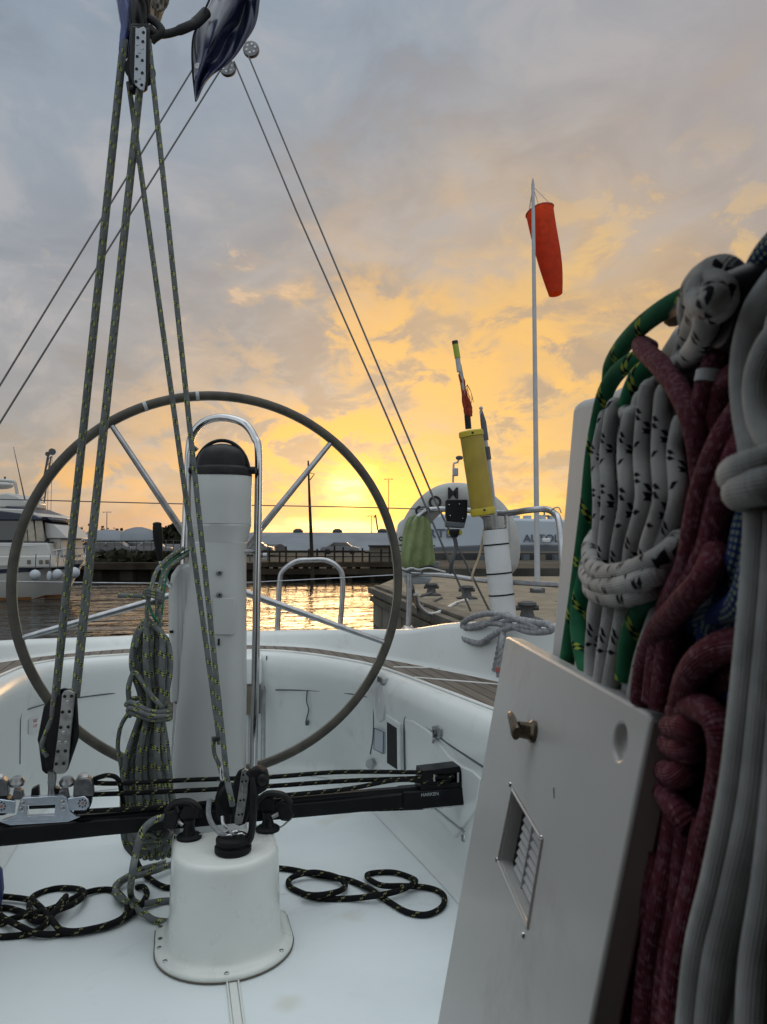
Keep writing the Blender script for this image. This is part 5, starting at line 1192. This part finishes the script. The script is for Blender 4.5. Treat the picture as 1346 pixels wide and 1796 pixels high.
MB().lathe([(.034, 0), (.028, .012), (.034, .024)], P(410, 1402, SDp+.05), FW+RT*-.5, 28).build('sheave', 'rubber', pb)
st_ = MB().prism(pxs([(424, 1352), (430, 1348), (437, 1352), (438, 1364), (428, 1432), (424, 1446), (414, 1448), (411, 1440), (420, 1380)], SDp+.021), FW*.006).build('strap', 'steeldull', pb, bevel=.0015)
for x, y in ((427, 1359), (434, 1358), (425, 1371), (432, 1370), (422, 1404), (428, 1403), (419, 1429), (425, 1428)): MB().lathe([(.0026, 0), (.0026, .0010)], P(x, y, SDp+.0208), -FW, 10).build('hole', 'hole', st_)
for x, y in ((427, 1383), (426, 1391)): MB().sphere(P(x, y, SDp+.0208), (.0026, .001, .004)).build('rivet', 'steel2', st_)
MB().tube(catmull([P(368, 1400, SDp+.04), P(366, 1425, SDp+.03), P(372, 1445, SDp+.02), P(385, 1460, SDp+.0), P(398, 1466, SDp)], 6), .006, segs=12).build('loop', 'r_lay', pb)
MB().tube(catmull([P(390, 1432, SDp+.0), P(392, 1445, SDp-.01), P(400, 1452, SDp-.01)], 6), .0045, segs=10).build('stub', 'steel2', pb)

def sideblock(px, py, flip, label):
    c = PZ(px, py, PH); D = (c-EYE).dot(FW); k = D/F_PX
    t = thing('stand_up_block', label, 'block', c, 'turning blocks on the white pod')
    def q(dx, dy, d=0): return c+RT*(dx*k*flip)+UP*(dy*k)+FW*d
    MB().lathe([(.030, 0), (.031, .006), (.026, .010), (.024, .011)], c, UP, 30).build('base', 'rubber', t)
    MB().lathe([(.018, .010), (.014, .022), (.013, .036), (.015, .046)], c, UP, 20).build('post', 'black', t)
    MB().tube(catmull([q(-38, 18), q(-20, 4), q(5, 3), q(24, 8)], 6), .0030, segs=8, sq=(UP, .6)).build('wire_frame', 'steeldull', t)
    MB().prism([q(-46, 26, -.012), q(-40, 46, -.012), (q(-24, 52, -.012)), q(-16, 40, -.012), q(-22, 18, -.012), q(-38, 16, -.012)], FW*.030).build('cam', 'black', t, bevel=.006, bseg=3)
    MB().tube(catmull([q(-40, 45), q(-25, 60), q(0, 62), q(16, 50), q(18, 36)], 6), .0075, segs=10, sq=(FW, 1.6)).build('cleat_hood', 'black', t)
    MB().lathe([(.020, 0), (.017, .006), (.020, .012)], q(0, 42, -.006), FW, 24).build('sheave', 'black', t)
    MB().tube([q(-22, 30, .0), q(-8, 24, -.01)], .005, segs=10).build('arm', 'steeldull', t)
    return t
sideblock(332, 1470, 1, 'black cam block on the left rear of the white pod')
sideblock(470, 1456, -1, 'black cam block on the right rear of the white pod')

# ================================================================== HANGING COIL
coil = thing('hanging_coil', 'thick hank of grey flecked rope hung on the left of the pedestal', 'rope coil', P(262, 1400, 2.15))
def hs_(pts, r=.0086, name='strand', m='r_grey', n=12, par=None): return MB().tube(catmull([P(x, y, d) for x, y, d in pts], n), r, segs=12).build(name, m, par or coil)
rnd = random.Random(21)
tops = [(240, 1112), (248, 1104), (257, 1100), (266, 1102), (275, 1106), (284, 1112), (292, 1122)]
for i, (x, y) in enumerate(tops):
    u = i/6; d = 2.14+.02*math.sin(i*2.1)
    hs_([(258+(x-258)*.3, y-14, d+.02), (x, y, d), (234+u*62+rnd.uniform(-3, 3), 1165, d-.01), (246+u*46, 1215, d), (250+u*34, 1244, d), (222+u*66+rnd.uniform(-2, 2), 1330, d-.01), (215+u*90+rnd.uniform(-3, 3), 1420, d), (220+u*90, 1476, d+.01), (236+u*60, 1500+6*math.sin(u*3.1), d+.03)])
for i in range(8):
    u = i/7; d = 2.185+.012*(i % 2)
    hs_([(262, 1092, d), (240+u*44, 1120, d), (236+u*56+rnd.uniform(-4, 4), 1180, d), (252+u*30, 1238, d), (232+u*62, 1320, d), (224+u*78, 1430, d), (240+u*54, 1492, d)])
for i, (y0_, y1_, dd) in enumerate(((1232, 1248, 2.10), (1242, 1256, 2.095), (1251, 1262, 2.10))):
    hs_([(222+i*3, y0_+4, 2.16), (232, y0_, dd+.01), (262, y1_-1, dd), (288, y1_, dd+.02), (298, y1_-5, 2.16), (270, y0_-6, 2.22), (232, y0_-6, 2.21), (222+i*3, y0_+4, 2.16)], .0072, 'wrap')
hs_([(228, 1240, 2.13), (226, 1205, 2.12), (238, 1180, 2.12), (262, 1215, 2.11), (284, 1240, 2.11)], .0072, 'wrap')
hs_([(226, 1250, 2.15), (212, 1275, 2.14), (207, 1310, 2.14), (213, 1345, 2.14), (218, 1400, 2.16)], .006)
for i in range(3): hs_([(228+i*6, 1460, 2.02+i*.02), (232+i*6, 1478, 2.0), (262, 1486-i*12, 1.99), (290-i*5, 1470, 2.0), (296, 1440, 2.03)], .0066, 'bight')
# part leading up to the guard
hs_([(262, 1100, 2.13), (258, 1070, 2.13), (266, 1030, 2.16), (276, 1000, 2.2), (300, 975, 2.28), (322, 962, 2.40)], .0062, 'lead')
hs_([(284, 1098, 2.13), (276, 1060, 2.14), (280, 1030, 2.18), (292, 1000, 2.24), (310, 984, 2.3), (330, 972, 2.40)], .0062, 'lead')
hs_([(262, 1096, 2.12), (246, 1110, 2.12), (240, 1135, 2.12)], .0058, 'lead')
for dx in (-3, 2, 7): hs_([(272+dx, 1120, 2.15), (279+dx, 1060, 2.19), (286+dx, 1010, 2.27), (302+dx, 985, 2.33), (335, 966+dx, 2.42)], .0030, 'twine', 'twine')
hs_([(262, 1062, 2.11), (268, 1078, 2.10), (275, 1090, 2.11)], .004, 'twine', 'twine')
hs_([(208, 1044, 2.10), (230, 1045, 2.10), (250, 1046, 2.10), (262, 1050, 2.10)], .0066, 'tail')
for i in range(3): hs_([(252, 1040+i*4, 2.13), (262, 1034+i*5, 2.09), (280, 1040+i*5, 2.09), (284, 1050+i*3, 2.14), (266, 1058, 2.16)], .0060, 'knot')
# loose grey turns on the sole and over the pod
def onfloor(pts, r, lift=0): return [PZ(x, y, r+lift+dz) for x, y, dz in pts]
gl_ = thing('sheet_slack', 'loose grey mainsheet slack looping down beside the white pod', 'rope', PZ(240, 1560, 0))
MB().tube(catmull([P(318, 1432, 1.93), P(296, 1432, 1.92), P(268, 1440, 1.90), P(248, 1462, 1.88), P(238, 1500, 1.87), P(232, 1535, 1.86)]+onfloor([(230, 1570, .005), (245, 1585, .01), (290, 1580, 0), (330, 1580, 0)], .0085), 12), .0085, segs=12).build('turn', 'r_grey', gl_)
MB().tube(catmull(onfloor([(330, 1500, 0), (296, 1512, 0), (250, 1525, 0), (212, 1545, 0), (202, 1558, 0), (212, 1572, .005), (232, 1590, .006), (252, 1602, .008), (275, 1615, 0), (320, 1618, 0)], .0085), 12), .0085, segs=12).build('turn', 'r_grey', gl_)
MB().tube(catmull(onfloor([(330, 1490, .008), (290, 1492, .008), (255, 1496, .008), (235, 1490, .006), (222, 1480, 0)], .0085), 10), .0085, segs=12).build('turn', 'r_grey', gl_)
MB().tube(catmull(onfloor([(320, 1508, .012), (270, 1528, .012), (225, 1540, .012), (205, 1552, .012), (206, 1572, .012), (228, 1584, .014)], .0085), 10), .0085, segs=12).build('turn', 'r_grey', gl_)
# black control line tails
r = .0078
bl = thing('control_line_tail', 'black flecked line lying in loops on the sole left of the pod', 'rope', PZ(100, 1600, 0))
r = .0078
L1 = [(330, 1556, 0), (290, 1556, 0), (262, 1540, 0), (246, 1522, 0), (236, 1500, .03), (224, 1475, .10), (219, 1440, .16)]
MB().tube(catmull(onfloor(L1, r), 12), r, segs=12).build('bight', 'r_black', bl)
L2 = [(-60, 1660, 0), (0, 1652, 0), (30, 1645, .006), (46, 1625, .011), (66, 1612, 0), (75, 1590, .006), (62, 1574, .011), (30, 1574, 0), (0, 1574, 0), (-60, 1570, 0)]
L3 = [(-60, 1618, 0), (0, 1620, 0), (20, 1612, .010), (60, 1602, .018), (100, 1590, .010), (150, 1566, .004), (190, 1560, 0), (212, 1570, .006), (224, 1590, .006), (215, 1610, .006), (180, 1625, 0), (120, 1636, 0), (70, 1638, .006), (30, 1622, .014), (0, 1605, .006), (5, 1592, 0), (40, 1600, 0), (66, 1616, .006), (90, 1605, .018), (108, 1585, .022), (116, 1572, .016), (104, 1586, .012), (86, 1608, .010), (60, 1606, .014), (52, 1588, .008), (62, 1570, 0), (100, 1558, 0), (140, 1560, .004), (148, 1570, .010), (128, 1586, .02), (96, 1600, .026), (80, 1622, .012), (40, 1640, 0), (-60, 1645, 0)]
L4 = [(240, 1556, 0), (252, 1556, .006), (258, 1568, .010), (250, 1584, .012), (240, 1596, .006), (205, 1618, .006), (150, 1632, .006), (110, 1632, .01), (92, 1615, .020), (70, 1590, .012), (50, 1578, .006), (0, 1572, .006), (-60, 1568, .0)]
for L in (L3, L4): MB().tube(catmull(onfloor(L, r), 12), r, segs=12).build('bight', 'r_black', bl)
r = .0078
br2 = thing('control_line_tail', 'black flecked line in a loose figure of eight right of the pod', 'rope', PZ(640, 1560, 0))
R1 = [(440, 1520, 0), (503, 1524, 0), (560, 1535, 0), (610, 1543, 0), (650, 1560, .004), (680, 1580, .0), (715, 1600, 0), (750, 1604, 0), (776, 1590, 0), (778, 1570, 0), (755, 1558, 0), (715, 1554, .006), (670, 1553, .010), (646, 1540, .006), (650, 1532, 0), (690, 1530, 0), (722, 1540, 0), (728, 1548, .012), (700, 1562, .014), (660, 1571, .012), (610, 1576, .0), (560, 1575, 0), (520, 1562, 0), (506, 1550, 0), (515, 1538, .008), (550, 1530, .012), (590, 1538, .010), (606, 1552, .006), (595, 1563, .011), (560, 1570, .014), (530, 1568, .010)]
MB().tube(catmull(onfloor(R1, r), 14), r, segs=12).build('bight', 'r_black', br2)

# blue bag just reaching into the left edge
tag(MB().lathe([(.03, 0), (.05, .01), (.055, .05), (.05, .10), (.03, .125)], PZ(-34, 1600, .001), UP, 24).build('blue_pouch', 'navyb'), 'blue cloth pouch on the sole at the left picture edge', 'pouch')
# ================================================================== FOREGROUND RIGHT: cabin side, rope tails, open board
nS = (RT+UP*-.10).normalized()                      # the cabin side leans a little
p_slab = CF(.18, .5, 1.086)
def S(px, py, off=0): return PL(px, py, p_slab-RT*off, nS)
sl_ = thing('cabin_bulkhead', 'white rounded cabin side moulding behind the hanging rope tails', 'cabin side', CF(.2, .6, 0))
sil = [(1004, 716), (1008, 707), (1016, 701), (1060, 690), (1130, 650), (1160, 600), (1180, 568), (1215, 552), (1300, 520), (1420, 440), (1500, 700), (1500, 1150), (1250, 1500), (1060, 1500), (940, 1500), (962, 1200)]
pl = [S(x, y) for x, y in sil]
MB().prism(pl, RT*.05).build('moulding', 'slab', sl_, bevel=.008, bseg=4)
# dark liner whose black stands in for shade behind the ropes
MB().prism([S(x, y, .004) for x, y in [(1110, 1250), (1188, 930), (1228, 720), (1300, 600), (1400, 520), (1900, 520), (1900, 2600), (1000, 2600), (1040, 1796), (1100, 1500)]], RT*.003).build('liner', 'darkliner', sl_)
cb = thing('cabin', 'dark cabin entrance and canvas sprayhood around the viewer', 'cabin', CF(0, -.6, 0))  # out-of-view walls and hood added to darken the hanging ropes
MB().prism([CF(.36, -1.2, -.3), CF(.36, .30, -.3), CF(.36, .30, 1.5), CF(.36, -1.2, 1.5)], RT*.03).build('right_wall', 'cabin', cb)
MB().prism([CF(-.9, -1.2, -.3), CF(-.9, .0, -.3), CF(-.9, .0, 1.5), CF(-.9, -1.2, 1.5)], -RT*.03).build('left_wall', 'cabin', cb)
MB().prism([CF(-.9, -1.2, -.3), CF(.36, -1.2, -.3), CF(.36, -1.2, 1.5), CF(-.9, -1.2, 1.5)], -FW*.03).build('inner_bulkhead', 'cabin', cb)
MB().prism([CF(-.9, -1.2, 1.5), CF(.75, -1.2, 1.5), CF(.75, .58, 1.5), CF(.12, .50, 1.5), CF(-.1, .2, 1.5), CF(-.9, .1, 1.5)], UP*.02).build('sprayhood', 'hood', cb)
MB().prism([CF(.75, -1.2, .6), CF(.75, .62, .6), CF(.75, .58, 1.5), CF(.75, -1.2, 1.5)], RT*.01).build('sprayhood_side', 'hood', cb)
MB().prism([CF(-.9, -1.2, .0), CF(.4, -1.2, .0), CF(.4, .05, .0), CF(-.9, .05, .0)], UP*.03).build('cabin_floor', 'cabin', cb)

# hanging ropes
rr_ = .0060
def hang(name, label, strands, m, r=rr_, base=None, cat='rope', lab=None):
    t = thing(name, label, cat, S(*strands[0][1][len(strands[0][1])//2][:2], .02))
    for nm, pts, *rs in strands:
        q = (rs[0] if rs else r)*{'r_marn': .84, 'r_plain': .92}.get(m, 1)
        MB().tube(catmull([S(p[0], p[1], p[2] if len(p) > 2 else .012) for p in pts], 14), q, segs=18).build(nm, rs[1] if len(rs) > 1 else m, t)
    return t
# blue behind everything
hang('blue_rope_coil', 'blue rope with pale squares hanging behind the maroon rope', [
    ('strand', [(1400, 400, .012), (1352, 450, .012), (1322, 510, .012), (1302, 580, .010), (1280, 660, .008), (1255, 740, .006)], .0078),
    ('strand', [(1345, 850, .012), (1316, 910, .020), (1300, 980, .022), (1276, 1040, .022), (1250, 1090, .018), (1245, 1150, .014)]),
    ('strand', [(1340, 930, .022), (1322, 1000, .024), (1298, 1060, .024), (1250, 1075, .020), (1212, 1100, .012), (1200, 1160, .008)]),
    ('strand', [(1240, 870, .007), (1262, 930, .007), (1285, 1000, .007), (1300, 1080, .007), (1296, 1160, .007)]),
    ('strand', [(1200, 1010, .007), (1216, 1070, .010), (1250, 1110, .012), (1300, 1100, .012), (1330, 1060, .010)]),
    ('strand', [(1340, 1180, .008), (1300, 1215, .008), (1280, 1260, .008), (1290, 1330, .007)]),
    ('strand', [(1235, 900, .006), (1225, 980, .006), (1215, 1060, .006), (1230, 1140, .006), (1270, 1230, .006)]),
    ('strand', [(1310, 860, .006), (1300, 960, .006), (1270, 1060, .006), (1262, 1180, .006)]),
], 'r_blue')
# green hank
hang('green_rope_coil', 'green rope with yellow flecks hanging nearest the edge of the cabin side', [
    ('strand', [(1240, 505, .006), (1205, 520, .012), (1165, 542, .016), (1125, 572, .018), (1092, 608, .018), (1074, 640, .016), (1070, 668, .014)], .0060),
    ('strand', [(1140, 622, .010), (1110, 634, .016), (1082, 655, .018), (1062, 690, .018), (1050, 740, .016), (1040, 800, .016), (1032, 880, .014), (1022, 960, .012), (1012, 1040, .012), (1002, 1110, .012), (990, 1190, .012)]),
    ('strand', [(1142, 640, .014), (1120, 660, .018), (1104, 700, .018), (1096, 745, .014), (1085, 800, .008)]),
    ('strand', [(1058, 780, .008), (1048, 860, .008), (1036, 940, .008), (1024, 1020, .010), (1014, 1080, .012), (1020, 1140, .014), (1038, 1200, .014)], .0062),
    ('strand', [(1175, 1000, .010), (1150, 1030, .020), (1122, 1070, .020), (1106, 1120, .018), (1096, 1190, .016)]),
    ('strand', [(1190, 1015, .006), (1160, 1070, .008), (1150, 1140, .008), (1140, 1210, .008)]),
], 'r_green')
# white flecked hank
W_ = []
for i, (xt, yt, xm, xb, d) in enumerate(((1058, 724, 1052, 1050, .016), (1074, 706, 1068, 1062, .025), (1090, 708, 1084, 1072, .017), (1104, 722, 1100, 1086, .024), (1120, 694, 1116, 1098, .017), (1134, 676, 1130, 1110, .027), (1150, 668, 1146, 1124, .019), (1164, 682, 1162, 1138, .027), (1178, 704, 1177, 1150, .018), (1192, 736, 1190, 1164, .022), (1204, 770, 1202, 1176, .013))):
    W_.append(('strand', [(xt+14 if i < 3 else xt+6, yt+30, d-.008), (xt+6, yt+4, d-.002), (xt, yt+24, d), (xm-3, 800, d), (xm, 880, d), (xb, 960, d-.002), (xb-4, 1010, d-.004)], .0050))
W_ += [('strand', [(1098, 720, .016), (1106, 735, .02), (1100, 770, .018), (1098, 840, .014), (1094, 920, .014)]),
    ('wrap', [(1200, 935, .006), (1185, 960, .026), (1150, 985, .034), (1100, 1004, .036), (1060, 1006, .034), (1040, 990, .028), (1036, 960, .018), (1046, 940, .008)], .0062),
    ('wrap', [(1190, 970, .010), (1165, 998, .030), (1120, 1020, .036), (1075, 1028, .036), (1045, 1022, .030), (1030, 1006, .020), (1034, 985, .010)], .0062),
    ('wrap', [(1180, 1000, .010), (1150, 1026, .028), (1105, 1044, .034), (1065, 1046, .032), (1040, 1036, .024), (1036, 1020, .010)], .0062),
    ('strand', [(1052, 1040, .02), (1048, 1080, .02), (1042, 1130, .018), (1040, 1200, .016)]),
    ('strand', [(1078, 1045, .02), (1072, 1090, .022), (1064, 1140, .020), (1056, 1200, .018)]),
    ('strand', [(1100, 1045, .018), (1094, 1090, .020), (1082, 1150, .018), (1070, 1220, .016)]),
    ('strand', [(1165, 1060, .012), (1146, 1110, .016), (1130, 1160, .016), (1118, 1220, .014)]),
    ('strand', [(1120, 1080, .008), (1112, 1130, .008), (1104, 1200, .008)])]
hang('white_rope_hank', 'white rope hank with black flecks, wrapped at its waist, left of the maroon rope', W_, 'r_white')
# winch / hook knot on top
tk_ = [('turn', [(1212, 585, .012), (1208, 540, .020), (1218, 500, .026), (1246, 474, .028), (1276, 470, .024), (1292, 492, .018), (1290, 540, .012), (1276, 600, .008), (1262, 650, .006)], .0058),
    ('turn', [(1200, 600, .006), (1222, 560, .024), (1250, 548, .034), (1270, 530, .034), (1268, 504, .034), (1244, 494, .036), (1226, 506, .040), (1222, 524, .042)], .0058),
    ('turn', [(1222, 524, .042), (1236, 536, .044), (1254, 528, .044), (1252, 510, .042)], .0056),
    ('strand', [(1226, 530, .036), (1219, 560, .028), (1206, 600, .018), (1190, 640, .010), (1176, 655, .004)], .0054),
    ('strand', [(1244, 545, .036), (1238, 578, .032), (1222, 610, .026), (1196, 636, .018), (1178, 648, .010)], .0058),
    ('strand', [(1268, 575, .008), (1250, 590, .010), (1232, 625, .010), (1218, 670, .010), (1220, 715, .008)], .0060)]
hang('white_rope_knot', 'white flecked rope knotted over the hook at the top of the cabin side', tk_, 'r_white')
hk = thing('rope_hook', 'dark hook under the knotted white rope on the cabin top', 'hook', S(1240, 560, .01))
MB().lathe([(.016, 0), (.020, .010), (.020, .028), (.014, .034)], S(1262, 545, .030), RT, 20).build('drum', 'black', hk)
MB().tube(catmull([S(1180, 556, .006), S(1196, 545, .012), S(1220, 535, .016)], 5), .006, segs=10).build('horn', 'rubber', hk)
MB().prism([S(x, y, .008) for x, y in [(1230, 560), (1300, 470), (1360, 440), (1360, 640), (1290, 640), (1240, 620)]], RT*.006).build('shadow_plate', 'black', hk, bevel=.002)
# maroon
hang('maroon_rope_coil', 'heathered maroon rope twisted down the middle of the hanging tails', [
    ('strand', [(1142, 612, .006), (1126, 604, .014), (1130, 614, .022), (1165, 648, .026), (1200, 700, .026), (1222, 760, .024), (1232, 830, .018), (1238, 900, .012), (1250, 960, .008), (1268, 1030, .008)], .0070),
    ('strand', [(1300, 560, .010), (1276, 598, .016), (1256, 640, .020), (1240, 690, .022), (1232, 738, .020)], .0076),
    ('strand', [(1320, 650, .014), (1282, 668, .016), (1264, 710, .016), (1262, 760, .014)], .0080),
    ('strand', [(1316, 700, .018), (1272, 770, .026), (1240, 850, .030), (1222, 930, .030), (1208, 1000, .028), (1178, 1060, .024), (1160, 1130, .022), (1148, 1230, .020)], .0078),
    ('strand', [(1330, 740, .018), (1298, 800, .024), (1268, 880, .026), (1248, 960, .026), (1216, 1020, .026), (1186, 1080, .022), (1172, 1150, .020), (1160, 1240, .018)], .0078),
    ('strand', [(1262, 950, .022), (1240, 1010, .034), (1196, 1060, .034), (1152, 1110, .026), (1132, 1170, .022), (1124, 1230, .020)], .0070),
    ('strand', [(1360, 1140, .010), (1310, 1128, .020), (1256, 1140, .026), (1218, 1175, .026), (1200, 1225, .022), (1190, 1290, .012)], .0080),
    ('strand', [(1350, 1180, .008), (1300, 1180, .012), (1266, 1200, .012), (1250, 1240, .010)], .0074),
    ('strand', [(1190, 1250, .018), (1222, 1240, .022), (1256, 1262, .022), (1270, 1320, .018), (1260, 1400, .012), (1240, 1470, .008)], .0076),
    ('strand', [(1180, 1275, .018), (1206, 1276, .022), (1220, 1282, .018)], .0078), ('strand', [(1176, 1306, .014), (1202, 1314, .018), (1218, 1310, .014)], .0078), ('strand', [(1168, 1352, .012), (1190, 1360, .016), (1208, 1345, .012)], .0078), ('strand', [(1160, 1380, .010), (1190, 1420, .014), (1215, 1450, .010)], .0078),
    ('strand', [(1190, 1400, .006), (1180, 1480, .008), (1160, 1580, .010), (1140, 1700, .010), (1126, 1850, .010)], .0078),
    ('strand', [(1240, 1440, .006), (1226, 1520, .008), (1204, 1620, .010), (1186, 1720, .010), (1176, 1850, .010)], .0078),
    ('strand', [(1210, 1430, .004), (1200, 1520, .004), (1180, 1640, .004), (1160, 1850, .004)], .0078),
    ('strand', [(1160, 1500, .010), (1136, 1600, .012), (1108, 1700, .012), (1090, 1850, .012)], .0074),
], 'r_marn')
MB_ = bpy.data.objects['maroon_rope_coil']
MB().tube([S(1250, 652, .0215), S(1246, 672, .022)], .0072, segs=18).build('whipping', 'tape', MB_)
# plain white, nearest
hang('plain_white_rope', 'plain white braided rope hanging full length at the right picture edge', [
    ('strand', [(1420, 440, .020), (1362, 500, .024), (1326, 560, .024), (1310, 640, .024), (1314, 720, .024), (1328, 800, .024), (1336, 900, .024), (1332, 1000, .024), (1322, 1120, .024), (1308, 1260, .024), (1292, 1390, .024), (1262, 1540, .024), (1232, 1660, .024), (1216, 1796, .024), (1210, 1900, .024)], .0072),
    ('strand', [(1400, 560, .026), (1356, 610, .030), (1336, 670, .030), (1344, 740, .028), (1380, 800, .026)], .0072),
    ('strand', [(1440, 520, .022), (1380, 560, .026), (1372, 640, .022), (1400, 720, .020)], .0072),
    ('strand', [(1366, 900, .020), (1364, 1020, .020), (1350, 1160, .020), (1338, 1300, .020), (1322, 1430, .020), (1292, 1560, .020), (1264, 1680, .020), (1250, 1796, .020), (1244, 1900, .020)], .0074),
    ('strand', [(1340, 1380, .014), (1322, 1500, .014), (1300, 1600, .014), (1284, 1700, .014), (1278, 1850, .014)], .0074),
    ('strand', [(1390, 1000, .016), (1384, 1200, .016), (1370, 1400, .016), (1352, 1560, .016), (1330, 1700, .016), (1322, 1850, .016)], .0074),
    ('wrap', [(1440, 780, .010), (1350, 812, .036), (1300, 826, .040), (1288, 836, .034), (1300, 842, .020)], .0072),
    ('wrap', [(1440, 826, .010), (1360, 848, .036), (1312, 858, .040), (1298, 866, .034), (1310, 872, .020)], .0072),
], 'r_plain')
# pale rope lower down between
# ---------------- open board with vent and latch
TL, TR_ = P(888, 1116, .74), P(1143, 1252, .39)
BL = P(770, 1796, .74); BR_ = P(1035, 1796, .39)
e1 = (TR_-TL).normalized(); nb_ = e1.cross((BL-TL)).normalized()
if nb_.dot(EYE-TL) < 0: nb_ = -nb_
def BP(px, py, off=0): return PL(px, py, TL, nb_)+nb_*off
bd = thing('companionway_board', 'open grey white companionway door board with louvred vent and bronze latch', 'door board', BP(960, 1500))
op = [(900, 1386), (952, 1474), (927, 1628), (875, 1510)]
cutv = MB().prism([BP(x, y)+nb_*.02 for x, y in op], -nb_*.06)
ov = BP(1087, 1301, 0); xa_ = e1
cuto = MB().lathe([(.0095, -.007), (.0095, .02)], ov, nb_, 28)
cutv.v_ = None
o2 = len(cutv.v); cutv.v += cuto.v; cutv.f += [tuple(i+o2 for i in f) for f in cuto.f]
edge = [(887, 1117), (891, 1116), (1136, 1250), (1141, 1258), (1140, 1266), (1018, 1880), (1000, 1960), (735, 1960), (742, 1940)]
ep = [BP(x, y, 0) for x, y in edge]
MB().prism(ep, -nb_*.0165).build('board', 'panel', bd, cut=cutv, bevel=.0022, bseg=3)
vp = MB().prism([BP(x, y, -.0115) for x, y in [(890, 1370), (962, 1470), (935, 1650), (865, 1516)]], -nb_*.003).build('vent_back', 'hole', bd)
# louvres
vl = MB(); 
def q2(s, t): # inside the opening
    a = V((op[0][0], op[0][1], 0)).lerp(V((op[1][0], op[1][1], 0)), s); b = V((op[3][0], op[3][1], 0)).lerp(V((op[2][0], op[2][1], 0)), s); return a.lerp(b, t)
for i in range(9):
    t0_, t1_ = (i+.15)/9, (i+.72)/9
    c = [q2(.12, t0_), q2(.98, t0_), q2(.98, t1_), q2(.12, t1_)]
    a = BP(c[0].x, c[0].y, -.0102); b_ = BP(c[1].x, c[1].y, -.0102); c2 = BP(c[2].x, c[2].y, -.0086); d2 = BP(c[3].x, c[3].y, -.0086)
    vl.loft([[a, b_, b_-nb_*.0012, a-nb_*.0012], [d2, c2, c2-nb_*.0012, d2-nb_*.0012]])
vl.build('louvre', 'clear', vp, smooth=0)
fm = MB()
for s in (.38, .68):
    a, b_ = q2(s, 0), q2(s, 1); fm.tube([BP(a.x, a.y, -.0085), BP(b_.x, b_.y, -.0085)], .0010, segs=6)
fm.build('louvre_bar', 'clear', vp)
rimp = [BP(x, y, .0005) for x, y in op]; MB().tube(rimp, .0011, segs=8, closed=True).build('vent_rim', 'panel', bd)
for x, y in ((896, 1376), (950, 1470), (919, 1640), (873, 1508)): MB().lathe([(.0022, 0), (.0018, .0012)], BP(x, y, .0002), nb_, 12).build('screw', 'steel', bd)
# turn latch
lc_ = BP(938, 1284, 0)
lt_ = MB().lathe([(.0085, 0), (.0085, .003), (.0065, .005), (.006, .013)], lc_, nb_, 22).build('latch', 'bronze', bd, smooth=35)
lup = (TL-BL).normalized()
a = lc_+nb_*.0155
MB().tube(catmull([a+e1*.008-lup*.002, a, a-e1*.012+lup*.004, a-e1*.022+lup*.006], 5), [.0052, .0055, .0058, .0058, .0057, .0055, .0053, .005, .0048, .0046, .0044, .0042, .0040, .0038, .0036, .003], segs=14, sq=(nb_, .62)).build('latch_wing', 'bronze', lt_)
MB().tube([BP(972, 1382, .0002), BP(973, 1400, .0002)], .0004, segs=5).build('scratch', 'hole', bd)
